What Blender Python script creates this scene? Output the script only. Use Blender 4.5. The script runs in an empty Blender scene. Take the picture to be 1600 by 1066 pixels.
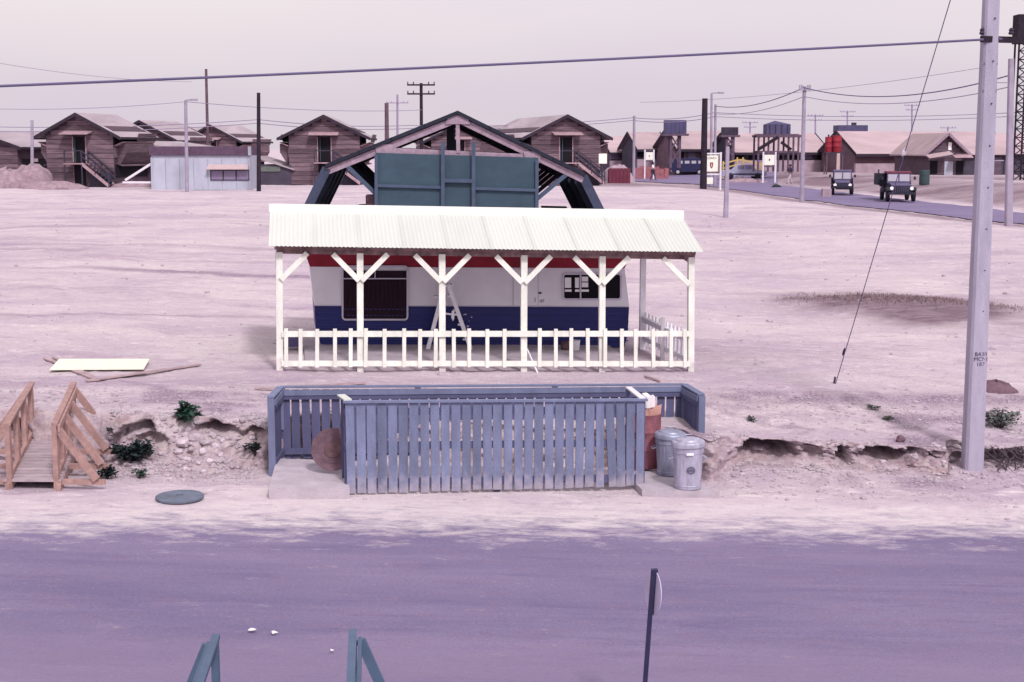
import bpy, bmesh, math, random
import numpy as np
from mathutils import Matrix, Vector, Euler

random.seed(7); rng = np.random.default_rng(7)
scene = bpy.context.scene
C = scene.collection
R = math.radians

# ------------------------------------------------------------------ camera, sky, sun, exposure
FPX, CX, CY, HOR, CAMZ = 2222.2, 800.0, 533.0, 230.0, 4.8
PITCH = math.atan((CY - HOR) / FPX)
cam_d = bpy.data.cameras.new('camera'); cam = bpy.data.objects.new('camera', cam_d); C.objects.link(cam)
cam.location = (0, 0, CAMZ); cam.rotation_euler = (math.pi/2 - PITCH, 0, 0)
cam_d.sensor_width = 36; cam_d.lens = 50; cam_d.clip_start = .1; cam_d.clip_end = 4000
scene.camera = cam

SUN_EL, SUN_AZ = R(46), R(158)          # azimuth clockwise from +Y: behind the camera, to the right
w = bpy.data.worlds.new('World'); scene.world = w; w.use_nodes = True
nt = w.node_tree; nt.nodes.clear()
def wn(t): return nt.nodes.new(t)
out = wn('ShaderNodeOutputWorld'); add = wn('ShaderNodeAddShader')
bg1 = wn('ShaderNodeBackground'); sky = wn('ShaderNodeTexSky'); sky.sky_type = 'NISHITA'; sky.sun_disc = False
sky.sun_elevation = SUN_EL; sky.sun_rotation = SUN_AZ; sky.dust_density = 6; sky.air_density = 1.5
hsv = wn('ShaderNodeHueSaturation'); hsv.inputs['Saturation'].default_value = .12
nt.links.new(sky.outputs[0], hsv.inputs['Color']); nt.links.new(hsv.outputs[0], bg1.inputs[0]); bg1.inputs[1].default_value = .05
bg2 = wn('ShaderNodeBackground'); tc = wn('ShaderNodeTexCoord'); mp = wn('ShaderNodeMapping'); mp.inputs['Scale'].default_value = (1.2, 1.2, 5)
nz = wn('ShaderNodeTexNoise'); nz.inputs['Scale'].default_value = 1.6; nz.inputs['Detail'].default_value = 3
ramp = wn('ShaderNodeValToRGB'); ramp.color_ramp.elements[0].position = .3; ramp.color_ramp.elements[1].position = .72
ramp.color_ramp.elements[0].color = (.745, .655, .77, 1); ramp.color_ramp.elements[1].color = (.85, .765, .79, 1)
nt.links.new(tc.outputs['Generated'], mp.inputs[0]); nt.links.new(mp.outputs[0], nz.inputs['Vector'])
nt.links.new(nz.outputs[0], ramp.inputs[0]); nt.links.new(ramp.outputs[0], bg2.inputs[0]); bg2.inputs[1].default_value = .88
nt.links.new(bg1.outputs[0], add.inputs[0]); nt.links.new(bg2.outputs[0], add.inputs[1]); nt.links.new(add.outputs[0], out.inputs[0])

sd = bpy.data.lights.new('sun', 'SUN'); sd.energy = 2.4; sd.angle = R(7); sd.color = (1, .945, .965)
so = bpy.data.objects.new('sun', sd); C.objects.link(so)
sdir = Vector((math.sin(SUN_AZ)*math.cos(SUN_EL), math.cos(SUN_AZ)*math.cos(SUN_EL), math.sin(SUN_EL)))
so.rotation_euler = sdir.to_track_quat('Z', 'Y').to_euler(); so.location = (0, -20, 40)

vs = scene.view_settings; vs.view_transform = 'Standard'; vs.look = 'None'; vs.gamma = 1; vs.use_curve_mapping = False; vs.exposure = 0.0

# ------------------------------------------------------------------ pixel -> world (surveying the photograph)
ct, st = math.cos(PITCH), math.sin(PITCH)
def ray(px, py):
    x = (px-CX)/FPX; u = -(py-CY)/FPX
    return Vector((x, ct+u*st, -st+u*ct))
O = Vector((0, 0, CAMZ))
def P(px, py, Y): d = ray(px, py); return O + d*(Y/d.y)
def PZ(px, py, z): d = ray(px, py); return O + d*((z-CAMZ)/d.z)
PSI = R(9); NX, NY = -math.sin(PSI), math.cos(PSI)      # the caravan plot is turned a little against the camera
RD = Vector((NY, -NX, 0)); ND = Vector((NX, NY, 0))
def PC(px, py, c): d = ray(px, py); return O + d*(c/(d.x*NX+d.y*NY))

# ------------------------------------------------------------------ materials
MATS = {}
def mat(name, col, rough=.85, var=.18, scale=3.0, stretch=(1,1,1), rand=.0, bump=0.0, bscale=40, metal=0.0, col2=None, spec=.25, fine=0.0, foot=0.0):
    m = bpy.data.materials.new(name); m.use_nodes = True; t = m.node_tree; N = t.nodes; L = t.links
    b = N['Principled BSDF']; b.inputs['Roughness'].default_value = rough; b.inputs['Metallic'].default_value = metal
    b.inputs['Specular IOR Level'].default_value = spec
    g = N.new('ShaderNodeNewGeometry'); mp = N.new('ShaderNodeMapping'); mp.inputs['Scale'].default_value = stretch
    L.new(g.outputs['Position'], mp.inputs[0])
    n = N.new('ShaderNodeTexNoise'); n.inputs['Scale'].default_value = scale; n.inputs['Detail'].default_value = 6; n.inputs['Roughness'].default_value = .62
    L.new(mp.outputs[0], n.inputs['Vector'])
    mr = N.new('ShaderNodeMapRange'); mr.inputs[1].default_value = .3; mr.inputs[2].default_value = .7
    L.new(n.outputs[0], mr.inputs[0])
    mx = N.new('ShaderNodeMix'); mx.data_type = 'RGBA'
    c = Vector(col); c2 = Vector(col2) if col2 else c*(1-var*1.6)
    mx.inputs['A'].default_value = (*c2, 1); mx.inputs['B'].default_value = (*(c*(1+var*.35) if not col2 else c), 1)
    L.new(mr.outputs[0], mx.inputs['Factor']); cur = mx.outputs['Result']
    if fine:
        n3 = N.new('ShaderNodeTexNoise'); n3.inputs['Scale'].default_value = 60; n3.inputs['Detail'].default_value = 3
        L.new(g.outputs['Position'], n3.inputs['Vector'])
        m3 = N.new('ShaderNodeMapRange'); m3.inputs[1].default_value = .35; m3.inputs[2].default_value = .65; m3.inputs[3].default_value = 1-fine; m3.inputs[4].default_value = 1+fine*.5
        L.new(n3.outputs[0], m3.inputs[0])
        v3 = N.new('ShaderNodeVectorMath'); v3.operation = 'SCALE'; L.new(cur, v3.inputs[0]); L.new(m3.outputs[0], v3.inputs['Scale']); cur = v3.outputs[0]
    if rand:
        oi = N.new('ShaderNodeObjectInfo'); m2 = N.new('ShaderNodeMapRange'); m2.inputs[3].default_value = 1-rand; m2.inputs[4].default_value = 1+rand
        L.new(oi.outputs['Random'], m2.inputs[0])
        vm = N.new('ShaderNodeVectorMath'); vm.operation = 'SCALE'; L.new(cur, vm.inputs[0]); L.new(m2.outputs[0], vm.inputs['Scale']); cur = vm.outputs[0]
    L.new(cur, b.inputs['Base Color'])
    if bump:
        n2 = N.new('ShaderNodeTexNoise'); n2.inputs['Scale'].default_value = bscale; n2.inputs['Detail'].default_value = 4
        L.new(mp.outputs[0], n2.inputs['Vector'])
        bp = N.new('ShaderNodeBump'); bp.inputs['Strength'].default_value = bump; bp.inputs['Distance'].default_value = .02
        L.new(n2.outputs[0], bp.inputs['Height']); L.new(bp.outputs[0], b.inputs['Normal'])
    if foot:
        tcn = N.new('ShaderNodeTexCoord'); sx = N.new('ShaderNodeSeparateXYZ'); L.new(tcn.outputs['Object'], sx.inputs[0])
        n4 = N.new('ShaderNodeTexNoise'); n4.inputs['Scale'].default_value = 9; n4.inputs['Detail'].default_value = 5; L.new(g.outputs['Position'], n4.inputs['Vector'])
        mm = N.new('ShaderNodeMath'); mm.operation = 'MULTIPLY_ADD'; mm.inputs[1].default_value = -.45; L.new(n4.outputs[0], mm.inputs[0]); L.new(sx.outputs[1], mm.inputs[2])
        r4 = N.new('ShaderNodeMapRange'); r4.inputs[1].default_value = -.72; r4.inputs[2].default_value = -.52; r4.inputs[3].default_value = foot; r4.inputs[4].default_value = 0; L.new(mm.outputs[0], r4.inputs[0])
        x4 = N.new('ShaderNodeMix'); x4.data_type = 'RGBA'; L.new(cur, x4.inputs['A']); x4.inputs['B'].default_value = (.42,.35,.39,1); L.new(r4.outputs[0], x4.inputs['Factor'])
        L.new(x4.outputs['Result'], b.inputs['Base Color'])
    MATS[name] = m; return m

mat('cream_paint', (.80,.795,.73), .65, .12, 5, (1,1,.5), .05, fine=.10)
mat('roof_white', (.60,.62,.575), .6, .035, 1.2, (2,.3,.3), .04)
mat('ridge_cream', (.76,.755,.71), .6, .06)
mat('bare_beam', (.30,.19,.20), .85, .4, 6, (1,1,1), .15)
mat('trailer_white', (.84,.81,.88), .45, .07, 1.5)
mat('trailer_blue', (.024,.030,.18), .4, .25, 2.5, (1,1,3), col2=(.026,.028,.13))
mat('trailer_red', (.33,.020,.045), .55, .25, 2)
mat('window_trim', (.62,.58,.70), .4, .05)
mat('maroon_curtain', (.035,.015,.028), .9, .4, 14, (8,8,.3))
mat('black_rubber', (.02,.017,.025), .9)
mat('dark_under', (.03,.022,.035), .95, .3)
mat('ladder_white', (.85,.83,.90), .6, .1, 5)
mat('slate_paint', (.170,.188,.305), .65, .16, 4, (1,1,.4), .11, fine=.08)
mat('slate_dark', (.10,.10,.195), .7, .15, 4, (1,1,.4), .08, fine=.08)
mat('slate_slat', (.170,.188,.305), .68, .2, 5, (1,1,.35), .15, fine=.12, foot=.55)
mat('cream_post', (.80,.795,.73), .65, .14, 5, (1,1,.5), .04, fine=.10, foot=.6)
mat('stair_teal', (.085,.125,.20), .6, .12, 5)
mat('concrete', (.46,.40,.45), .9, .16, 3, bump=.3, fine=.08)
mat('pole_concrete', (.40,.36,.46), .85, .14, 2, (3,3,.6), bump=.25, fine=.07)
mat('new_wood', (.42,.26,.24), .8, .22, 4, (2,2,2), .10, fine=.08)
mat('deck_wood', (.42,.335,.37), .85, .18, 5, (1,3,1), .10)
mat('sheet_cream', (.76,.75,.62), .6, .05)
mat('scrap_wood', (.44,.32,.34), .85, .25, 5)
mat('galvanised', (.33,.34,.46), .45, .22, 5, (2,2,.6), .05, metal=.35, spec=.5)
mat('galvanised_light', (.44,.42,.54), .5, .25, 6, (2,2,.5), .05, metal=.3, spec=.5)
mat('rust_barrel', (.33,.12,.155), .8, .35, 4, (1,1,.6), fine=.15)
mat('rust_disc', (.17,.10,.13), .9, .3, 7, fine=.12)
mat('lid_green', (.15,.17,.23), .7, .25, 5)
mat('paper', (.80,.74,.76), .9, .05)
mat('cardboard', (.50,.27,.24), .9, .2)
mat('hangar_panel', (.043,.076,.108), .75, .16, 1.2, (1,1,1.5), .03, fine=.08)
mat('hangar_steel', (.045,.055,.10), .6, .2, 3)
mat('hangar_stiff', (.06,.085,.14), .6, .15, 3)
mat('hangar_sheet', (.020,.022,.040), .8, .25, 2)
mat('raw_lumber', (.32,.235,.30), .85, .2, 5, (1,1,1), .08)
mat('barrack_board', (.185,.122,.152), .9, .35, 1.2, (.6,.6,6), .34)
mat('barrack_wall', (.095,.06,.085), .9, .2, 1.0)
mat('barrack_roof', (.40,.33,.37), .7, .2, .8, (1,.2,1), .05)
mat('roof_edge', (.04,.028,.045), .9, .2)
mat('dark_opening', (.012,.009,.016), .95)
mat('screen', (.035,.025,.042), .9, .2, 5)
mat('awning', (.42,.28,.32), .85, .2, 3)
mat('stair_dark', (.055,.045,.075), .85)
mat('green_door', (.05,.08,.09), .8)
mat('shed_white', (.42,.43,.52), .6, .12, 1.5, (1,1,.5), .04)
mat('shed_parapet', (.11,.065,.11), .85, .2)
mat('shed_awning', (.50,.38,.39), .8, .1)
mat('window_pane', (.22,.17,.28), .25, .1, spec=.5)
mat('pink_roof', (.44,.33,.355), .8, .18, .5, (.4,1,1), .04)
mat('far_wall', (.13,.088,.12), .9, .2, .8, (1,1,3), .06)
mat('far_wall_pink', (.19,.115,.15), .9, .2, .8, (1,1,3), .06)
mat('far_wall_blue', (.075,.062,.092), .9, .2, 1)
mat('far_base', (.42,.31,.37), .9, .2, 1)
mat('tank_blue', (.085,.075,.16), .7, .2, 1.2)
mat('tank_dark', (.06,.045,.075), .8, .3, 1.5)
mat('timber_frame', (.13,.085,.13), .9, .2, 2)
mat('wood_pole_dark', (.030,.020,.035), .9, .3, 3)
mat('wood_pole', (.13,.08,.11), .9, .25, 3)
mat('far_pole', (.34,.29,.38), .85, .15, 2)
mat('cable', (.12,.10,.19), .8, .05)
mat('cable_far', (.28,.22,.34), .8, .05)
mat('sign_white', (.80,.78,.70), .6, .03)
mat('sign_frame', (.70,.66,.72), .7, .05)
mat('sign_red', (.30,.055,.05), .7)
mat('sign_text', (.18,.12,.13), .8)
mat('sign_back', (.52,.46,.62), .5, .1, 3)
mat('sign_post', (.030,.026,.075), .6, .2, 6)
mat('van_blue', (.028,.028,.085), .4, .1)
mat('car_pale', (.36,.36,.50), .35, .1)
mat('glass_bright', (.46,.43,.50), .2, .05, spec=.5)
mat('army_paint', (.028,.026,.045), .75, .25, 3)
mat('army_purple', (.12,.10,.19), .7, .2, 3)
mat('lamp_white', (.90,.88,.90), .2, .0, spec=.5)
mat('yellow_paint', (.60,.42,.16), .7, .1)
mat('red_paint', (.30,.025,.045), .65, .2, 3)
mat('maroon_box', (.16,.035,.065), .8, .15, 2)
mat('red_mesh', (.36,.13,.155), .85, .25, 3)
mat('earth_heap', (.34,.24,.28), .95, .25, 3, bump=.5, bscale=6)
mat('stone', (.50,.42,.47), .95, .2, 6, rand=.18, bump=.3)
mat('leaf_green', (.030,.075,.055), .7, .4, 9, rand=.15)
mat('leaf_dark', (.020,.034,.036), .8, .4, 9, rand=.15)
mat('leaf_pale', (.16,.175,.165), .8, .3, 9)
mat('dry_grass', (.25,.17,.18), .95, .3, 3)
mat('twig', (.07,.05,.06), .9)
mat('skin', (.16,.09,.09), .7, .05)
mat('shirt_white', (.80,.76,.78), .8, .05)
mat('shirt_dark', (.05,.04,.09), .8, .1)
mat('trouser_dark', (.07,.055,.10), .85, .1)
mat('trouser_pale', (.48,.40,.46), .85, .1)
mat('hair', (.015,.01,.015), .8)
mat('bucket_white', (.75,.74,.80), .5, .05)
mat('tin_brown', (.14,.075,.085), .6, .3, 12)
mat('insulator', (.75,.72,.78), .3, .02)
mat('stencil', (.10,.075,.14), .9)

# ------------------------------------------------------------------ object helpers
WM = {}
def reg(o, M): WM[o.name] = M; return o
def parent_to(o, M, parent):
    if parent is not None:
        o.parent = parent; o.matrix_basis = WM[parent.name].inverted() @ M
    else: o.matrix_basis = M
    return reg(o, M)
def tag(o, label=None, cat=None, group=None, kind=None):
    if label: o['label'] = label
    if cat: o['category'] = cat
    if group: o['group'] = group
    if kind: o['kind'] = kind
    return o
def thing(name, label, cat, loc, rz=0, group=None):
    o = bpy.data.objects.new(name, None); C.objects.link(o); o.empty_display_size = .2
    parent_to(o, Matrix.Translation(loc) @ Matrix.Rotation(rz, 4, 'Z'), None)
    return tag(o, label, cat, group)
UNIT = {}
def unit_box(m):
    if m not in UNIT:
        me = bpy.data.meshes.new('box_'+m); bm = bmesh.new(); bmesh.ops.create_cube(bm, size=1)
        bm.to_mesh(me); bm.free(); me.materials.append(MATS[m]); UNIT[m] = me
    return UNIT[m]
def frame_of(p0, p1, up):
    p0 = Vector(p0); p1 = Vector(p1); y = (p1-p0); L = y.length; y.normalize()
    up = Vector(up); x = y.cross(up)
    if x.length < 1e-4: x = y.cross(Vector((1,0,0)))
    x.normalize(); z = x.cross(y)
    M = Matrix((x, y, z)).transposed().to_4x4(); M.translation = (p0+p1)/2
    return M, L
def W0(parent): return WM[parent.name] if parent is not None else Matrix()
def beam(name, m, parent, p0, p1, w, h, up=(0,0,1), local=False):
    """one board or bar as an object of its own (w across, h along up)"""
    M, L = frame_of(p0, p1, up)
    if local: M = W0(parent) @ M
    o = bpy.data.objects.new(name, unit_box(m)); C.objects.link(o)
    return parent_to(o, M @ Matrix.Diagonal((w, L, h, 1)), parent)
def block(name, m, parent, cen, size, local=False, rz=0):
    M = Matrix.Translation(cen) @ Matrix.Rotation(rz, 4, 'Z')
    if local: M = W0(parent) @ M
    o = bpy.data.objects.new(name, unit_box(m)); C.objects.link(o)
    return parent_to(o, M @ Matrix.Diagonal((*size, 1)), parent)
class MB:
    def __init__(s): s.v = []; s.f = []; s.smooth = False
    def add(s, vs, fs):
        n = len(s.v); s.v += [tuple(v) for v in vs]; s.f += [tuple(i+n for i in f) for f in fs]; return s
    def box(s, cen, size, M=None):
        cx, cy, cz = cen; a, b, c = size[0]/2, size[1]/2, size[2]/2
        vs = [Vector((cx+i*a, cy+j*b, cz+k*c)) for i in (-1,1) for j in (-1,1) for k in (-1,1)]
        if M: vs = [M @ v for v in vs]
        return s.add(vs, [(0,1,3,2),(4,6,7,5),(0,4,5,1),(2,3,7,6),(0,2,6,4),(1,5,7,3)])
    def beam(s, p0, p1, w, h, up=(0,0,1)):
        M, L = frame_of(p0, p1, up); return s.box((0,0,0), (w, L, h), M)
    def tube(s, pts, rad, n=8, cap=True):
        pts = [Vector(p) for p in pts]; rs = rad if isinstance(rad, (list, tuple)) else [rad]*len(pts)
        vs = []; fs = []
        for i, p in enumerate(pts):
            t = (pts[min(i+1, len(pts)-1)] - pts[max(i-1, 0)]).normalized()
            a = t.orthogonal().normalized() if abs(t.z) > .95 else t.cross(Vector((0,0,1))).normalized()
            b = t.cross(a)
            for k in range(n):
                q = 2*math.pi*k/n; vs.append(p + (a*math.cos(q) + b*math.sin(q))*rs[i])
        for i in range(len(pts)-1):
            for k in range(n): fs.append((i*n+k, i*n+(k+1)%n, (i+1)*n+(k+1)%n, (i+1)*n+k))
        if cap: fs += [tuple(range(n))[::-1], tuple((len(pts)-1)*n+k for k in range(n))]
        return s.add(vs, fs)
    def lathe(s, prof, n=24, cen=(0,0,0), flute=0, fl_rows=None, nfl=20):
        vs = []; fs = []
        for i, (r, z) in enumerate(prof):
            for k in range(n):
                q = 2*math.pi*k/n; rr = r
                if flute and (fl_rows is None or i in fl_rows): rr = r*(1 + flute*(1 if math.cos(nfl*q) > 0 else -1))
                vs.append((cen[0]+rr*math.cos(q), cen[1]+rr*math.sin(q), cen[2]+z))
        for i in range(len(prof)-1):
            for k in range(n): fs.append((i*n+k, i*n+(k+1)%n, (i+1)*n+(k+1)%n, (i+1)*n+k))
        fs += [tuple(range(n))[::-1], tuple((len(prof)-1)*n+k for k in range(n))]
        return s.add(vs, fs)
    def prism(s, poly, d0, d1, axis='y'):
        """poly of (a,z); extruded along y (or x) from d0 to d1"""
        n = len(poly)
        f = (lambda a, z, d: (a, d, z)) if axis == 'y' else (lambda a, z, d: (d, a, z))
        vs = [f(a, z, d0) for a, z in poly] + [f(a, z, d1) for a, z in poly]
        fs = [tuple(range(n)), tuple(range(2*n-1, n-1, -1))] + [(i, i+n, (i+1)%n+n, (i+1)%n) for i in range(n)]
        return s.add(vs, fs)
    def hull(s, pts, d):
        """slab: polygon of 3D points given thickness vector d"""
        n = len(pts); pts = [Vector(p) for p in pts]; d = Vector(d)
        return s.add(pts + [p+d for p in pts], [tuple(range(n)), tuple(range(2*n-1, n-1, -1))] + [(i, i+n, (i+1)%n+n, (i+1)%n) for i in range(n)])
    def build(s, name, m, parent=None, world=True, smooth=False):
        """world: vertices are world coordinates; else local to the parent"""
        me = bpy.data.meshes.new(name)
        vs = [Vector(v) for v in s.v]
        if parent is not None: M = WM[parent.name].copy()
        elif world and vs:
            lo = [min(v[i] for v in vs) for i in range(3)]; hi = [max(v[i] for v in vs) for i in range(3)]
            M = Matrix.Translation(((lo[0]+hi[0])/2, (lo[1]+hi[1])/2, lo[2]))
        else: M = Matrix()
        if world: Mi = M.inverted(); vs = [Mi @ v for v in vs]
        me.from_pydata(vs, [], s.f); bm = bmesh.new(); bm.from_mesh(me); bmesh.ops.recalc_face_normals(bm, faces=bm.faces); bm.to_mesh(me); bm.free()
        if smooth:
            me.polygons.foreach_set('use_smooth', [True]*len(me.polygons)); 
            try: me.set_sharp_from_angle(angle=R(40))
            except Exception: pass
        me.materials.append(MATS[m]); o = bpy.data.objects.new(name, me); C.objects.link(o)
        return parent_to(o, M, parent)
def copy_tree(o, parent, M):
    c = o.copy(); C.objects.link(c)
    parent_to(c, M, parent)
    for ch in [x for x in bpy.data.objects if x.parent == o]:
        copy_tree(ch, c, M @ WM[o.name].inverted() @ WM[ch.name])
    return c
def lettering(text, m, parent, cen, size, rz=0, name='lettering', tilt=math.pi/2, thick=.002):
    cu = bpy.data.curves.new(name, 'FONT'); cu.body = text; cu.size = size; cu.align_x = 'CENTER'; cu.align_y = 'CENTER'; cu.extrude = thick
    tmp = bpy.data.objects.new('tmp', cu); C.objects.link(tmp)
    dg = bpy.context.evaluated_depsgraph_get(); me = bpy.data.meshes.new_from_object(tmp.evaluated_get(dg))
    bpy.data.objects.remove(tmp); me.materials.clear(); me.materials.append(MATS[m]); me.name = name
    o = bpy.data.objects.new(name, me); C.objects.link(o)
    return parent_to(o, Matrix.Translation(cen) @ Matrix.Rotation(rz, 4, 'Z') @ Matrix.Rotation(tilt, 4, 'X'), parent)

# ------------------------------------------------------------------ terrain
_perm = rng.random((256, 256))
def vnoise(x, y):
    x = np.asarray(x, float); y = np.asarray(y, float)
    xi = np.floor(x).astype(int); yi = np.floor(y).astype(int); fx = x-xi; fy = y-yi
    fx = fx*fx*(3-2*fx); fy = fy*fy*(3-2*fy)
    g = lambda a, b: _perm[a & 255, b & 255]
    return (g(xi,yi)*(1-fx)+g(xi+1,yi)*fx)*(1-fy) + (g(xi,yi+1)*(1-fx)+g(xi+1,yi+1)*fx)*fy - .5
def fbm(x, y, o=4):
    s = 0; a = 1
    for i in range(o): s = s + a*vnoise(x*2**i+17*i, y*2**i+31*i); a *= .5
    return s
def ss(a, b, x): t = np.clip((x-a)/(b-a), 0, 1); return t*t*(3-2*t)
RY = [60, 74, 90, 110, 130, 150, 200]; RX = [31.5, 27, 24, 21.3, 18.6, 15, 3]; RZ = [.95, 1.05, 1.2, 1.42, 1.6, 1.75, 1.8]
def road_x(y): return np.interp(y, RY, RX)
def road_z(y): return np.interp(y, RY, RZ)
def mound(x, y):
    u = (x-10.3)/2.9; v = (y-36.4+.25*(x-10.3))/3.0
    return np.exp(-(u*u+v*v)**1.5)
def Hup(x, y):
    x = np.asarray(x, float); y = np.asarray(y, float)
    z = np.interp(y, [19, 22, 25.5, 40, 70, 105, 1500], [.50, .57, .66, 1.0, 1.5, 1.85, 1.85]) - .03*np.clip(x, -12, 9)*(1-ss(33, 80, y))
    z = z + .16*fbm(x*.09, y*.07+4, 3)*ss(27, 50, y)*(1-ss(100,108,y)*.6)
    z = z - .13*ss(2.5, 4, x)*(1-ss(22.3, 25, y))
    z = z + .22*mound(x, y)
    d = x - road_x(y)
    far = ss(55, 66, y)*(1-ss(150, 190, y))
    zr = road_z(y)
    k = ss(-11, -3.6, d)*far
    z = z*(1-k) + zr*k
    e = ss(3.6, 13, d)*far; z = z + e*(2.25-zr)*(1-ss(150,170,y))
    return z
def Hlow(x, y): return -.07 - .022*np.clip(x, -12, 12) + .13*ss(20.0, 21.7, np.asarray(y, float))*ss(2.9, 3.8, x)
def lipY(x):
    x = np.asarray(x, float)
    b = 20.80 + .30*fbm(x*.9, 3.3) + .16*fbm(x*3.1, 8)
    encl = ss(-3.75, -3.35, x)*(1-ss(2.5, 3.0, x)); b = b + encl*.95
    left = 1-ss(-4.2, -3.5, x); b = b + left*.75
    b = b + .72*ss(2.9, 3.4, x) + .62*np.exp(-((x-7.0)/.30)**4)*1.0
    return b
def toeY(x):
    x = np.asarray(x, float)
    b = lipY(x) - .16 - .10*np.abs(fbm(x*1.3, 9.7))
    left = 1-ss(-4.6, -3.7, x)
    return b - left*(1.0+.2*fbm(x*.8, 1.2))
def small(x, y):
    return .035*fbm(x*1.7, y*1.9, 5) + .014*fbm(x*8, y*8, 2)
def Hgt(x, y):
    """ground height anywhere (bank taken as a ramp)"""
    x = np.asarray(x, float); y = np.asarray(y, float); a = toeY(x); b = lipY(x)
    t = ss(0, 1, (y-a)/(b-a)); return Hlow(x, y)*(1-t) + Hup(x, y)*t
def hz(x, y): return float(Hgt(x, y))
def G(px, py):
    d = ray(px, py); t0 = 5.0; t = 5.0
    while t < 900:
        p = O + d*t
        if p.z <= hz(p.x, p.y): break
        t0 = t; t *= 1.01
    for _ in range(25):
        m = (t0+t)/2; p = O+d*m
        if p.z <= hz(p.x, p.y): t = m
        else: t0 = m
    p = O+d*t; return p

# caves in the bank: (x centre, half width, depth, v low, v high)
CAVES = [(3.95, .52, 1.0, .10, .90), (4.62, .22, .35, .2, .80), (5.10, .13, .8, .08, .76), (5.76, .44, .9, .28, .93), (6.18, .10, .6, .58, .96), (6.55, .2, .35, .3, .85),
         (7.55, .35, .6, .15, .95), (-4.52, .46, 1.2, .62, .95), (-5.72, .50, .8, .34, .90), (-3.88, .24, .6, .45, .88), (-7.6, .4, .5, .4, .85), (-8.6, .5, .5, .3, .85), (8.6, .5, .5, .2, .9)]
fine = np.arange(-10.2, 10.21, .048)
side = np.array([.2*1.13**i for i in range(1, 30)]); side = np.cumsum(side)
X0 = np.concatenate([(-10.2-side)[::-1], fine, 10.2+side])
nA, nB, nCc, nD, nE = 46, 46, 110, 210, 26
a = toeY(X0); b = lipY(X0)
rows = []
for j in range(nA):
    t = j/nA; Y = 6 + (a-6)*(t**.75); x = X0
    rows.append((x, Y, Hlow(x, Y) + small(x, Y)*ss(19.3, 20.2, Y)))
for j in range(nB):
    v = j/(nB-1)
    left = 1-ss(-4.6, -3.7, X0)
    fy = (v**.8)*left + (v**1.6)*(1-left)
    fz = ((.25*v+.75*v*v))*left + ss(0, 1, v)*(1-left)
    Y = a + (b-a)*fy
    zl = Hlow(X0, a); zu = Hup(X0, b)
    ditch = np.exp(-((X0+6.75)/.85)**2)*np.sin(math.pi*min(v*1.1, 1))*.30
    Z = zl + (zu-zl)*fz - ditch
    dY = 0*X0
    for (xc, hw, dp, v0, v1) in CAVES:
        u_ = (X0-xc)/hw*(1+.5*fbm(X0*4+xc, v*2, 2)); wx = np.clip(1-u_**2, 0, 1)**.5
        vt = v0+(v1-v0)*(.25+.75*wx) + .10*fbm(X0*7, 3+xc, 3)           # arched, crumbling roof of the hole
        wv = ss(v0-.10, v0+.45, v)*(1-ss(vt-.03, vt+.02, v))
        dY = dY + dp*wx*wv*(.75+.6*fbm(X0*6, v*5+xc, 3))
    fd = float(ss(0, .4, v))*math.sin(math.pi*v)**.5
    Y = Y + dY + .20*(fbm(X0*4.1, v*4+2.2, 4)+.12)*fd + .10*fbm(X0*15, v*11, 3)*fd
    Z = Z + (.10*fbm(X0*3, v*3+40, 5)+.03*fbm(X0*16, v*12, 2))*math.sin(math.pi*v) + small(X0, Y)
    rows.append((X0, Y, Z))
for j in range(1, nCc+1):
    t = j/nCc; Y = b + (30-b)*t**1.25; x = X0
    lump = (.05*fbm(x*1.7, Y*1.7, 4))*(1-ss(22.5, 25.3, Y))
    rows.append((x, Y, Hup(x, Y) + small(x, Y)*1.1 + lump*ss(0, .4, Y-b)))
for j in range(1, nD+1):
    t = j/nD; Yv = 30*(140/30)**t; sc = Yv/30; x = X0*sc; Y = np.full_like(x, Yv)
    rows.append((x, Y, Hup(x, Y) + small(x, Y) + (.10*fbm(x*.22, Y*.16, 5) + .05*fbm(x*.9, Y*.7, 4))*ss(30, 36, Yv)*(1-.6*ss(98, 106, Yv))))
for j in range(1, nE+1):
    t = j/nE; Yv = 140*(1800/140)**t; sc = Yv/30; x = X0*sc; Y = np.full_like(x, Yv)
    rows.append((x, Y, Hup(x, Y)))
nR, nX = len(rows), len(X0)
V = np.stack([np.stack([x, Y, Z], 1) for x, Y, Z in rows]).reshape(-1, 3)
ii, jj = np.meshgrid(np.arange(nR-1), np.arange(nX-1), indexing='ij'); q = (ii*nX+jj).ravel()
F = np.stack([q, q+1, q+nX+1, q+nX], 1)
me = bpy.data.meshes.new('ground'); me.from_pydata(V.tolist(), [], F.tolist())
me.polygons.foreach_set('use_smooth', [True]*len(me.polygons))
# soil kinds: R brown soil, G gravelly dark soil, B reddish cut earth
VX, VY, VZ = V[:,0], V[:,1], V[:,2]
rowi = np.repeat(np.arange(nR), nX)
brown = np.clip(mound(VX, VY)*1.5 + .8*fbm(VX*.8, VY*1.1, 4)*ss(.05, .4, mound(VX, VY)), 0, 1)
d = VX-road_x(VY)
brown = np.maximum(brown, ss(-6.5, -4.2, d)*(1-ss(-3.6, -3.3, d))*ss(62, 70, VY)*(1-ss(118, 130, VY))*.8)
brown = np.maximum(brown, ss(4.2, 6, d)*(1-ss(9, 22, d))*ss(60, 70, VY)*(1-ss(140, 160, VY))*(.75+.9*fbm(VX*.12, VY*.3, 3)))
brown = np.maximum(brown, (.55+.6*fbm(VX*.1, VY*.2, 3))*ss(104, 112, VY)*(1-ss(170,190,VY))*ss(4, 9, VX))
brown = np.clip(brown, 0, 1)
strip = np.exp(-((VY-24.4-.12*(VX-6)-.5*fbm(VX*.5, 2, 2))/.55)**2)*ss(2.9, 4.0, VX)
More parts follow.
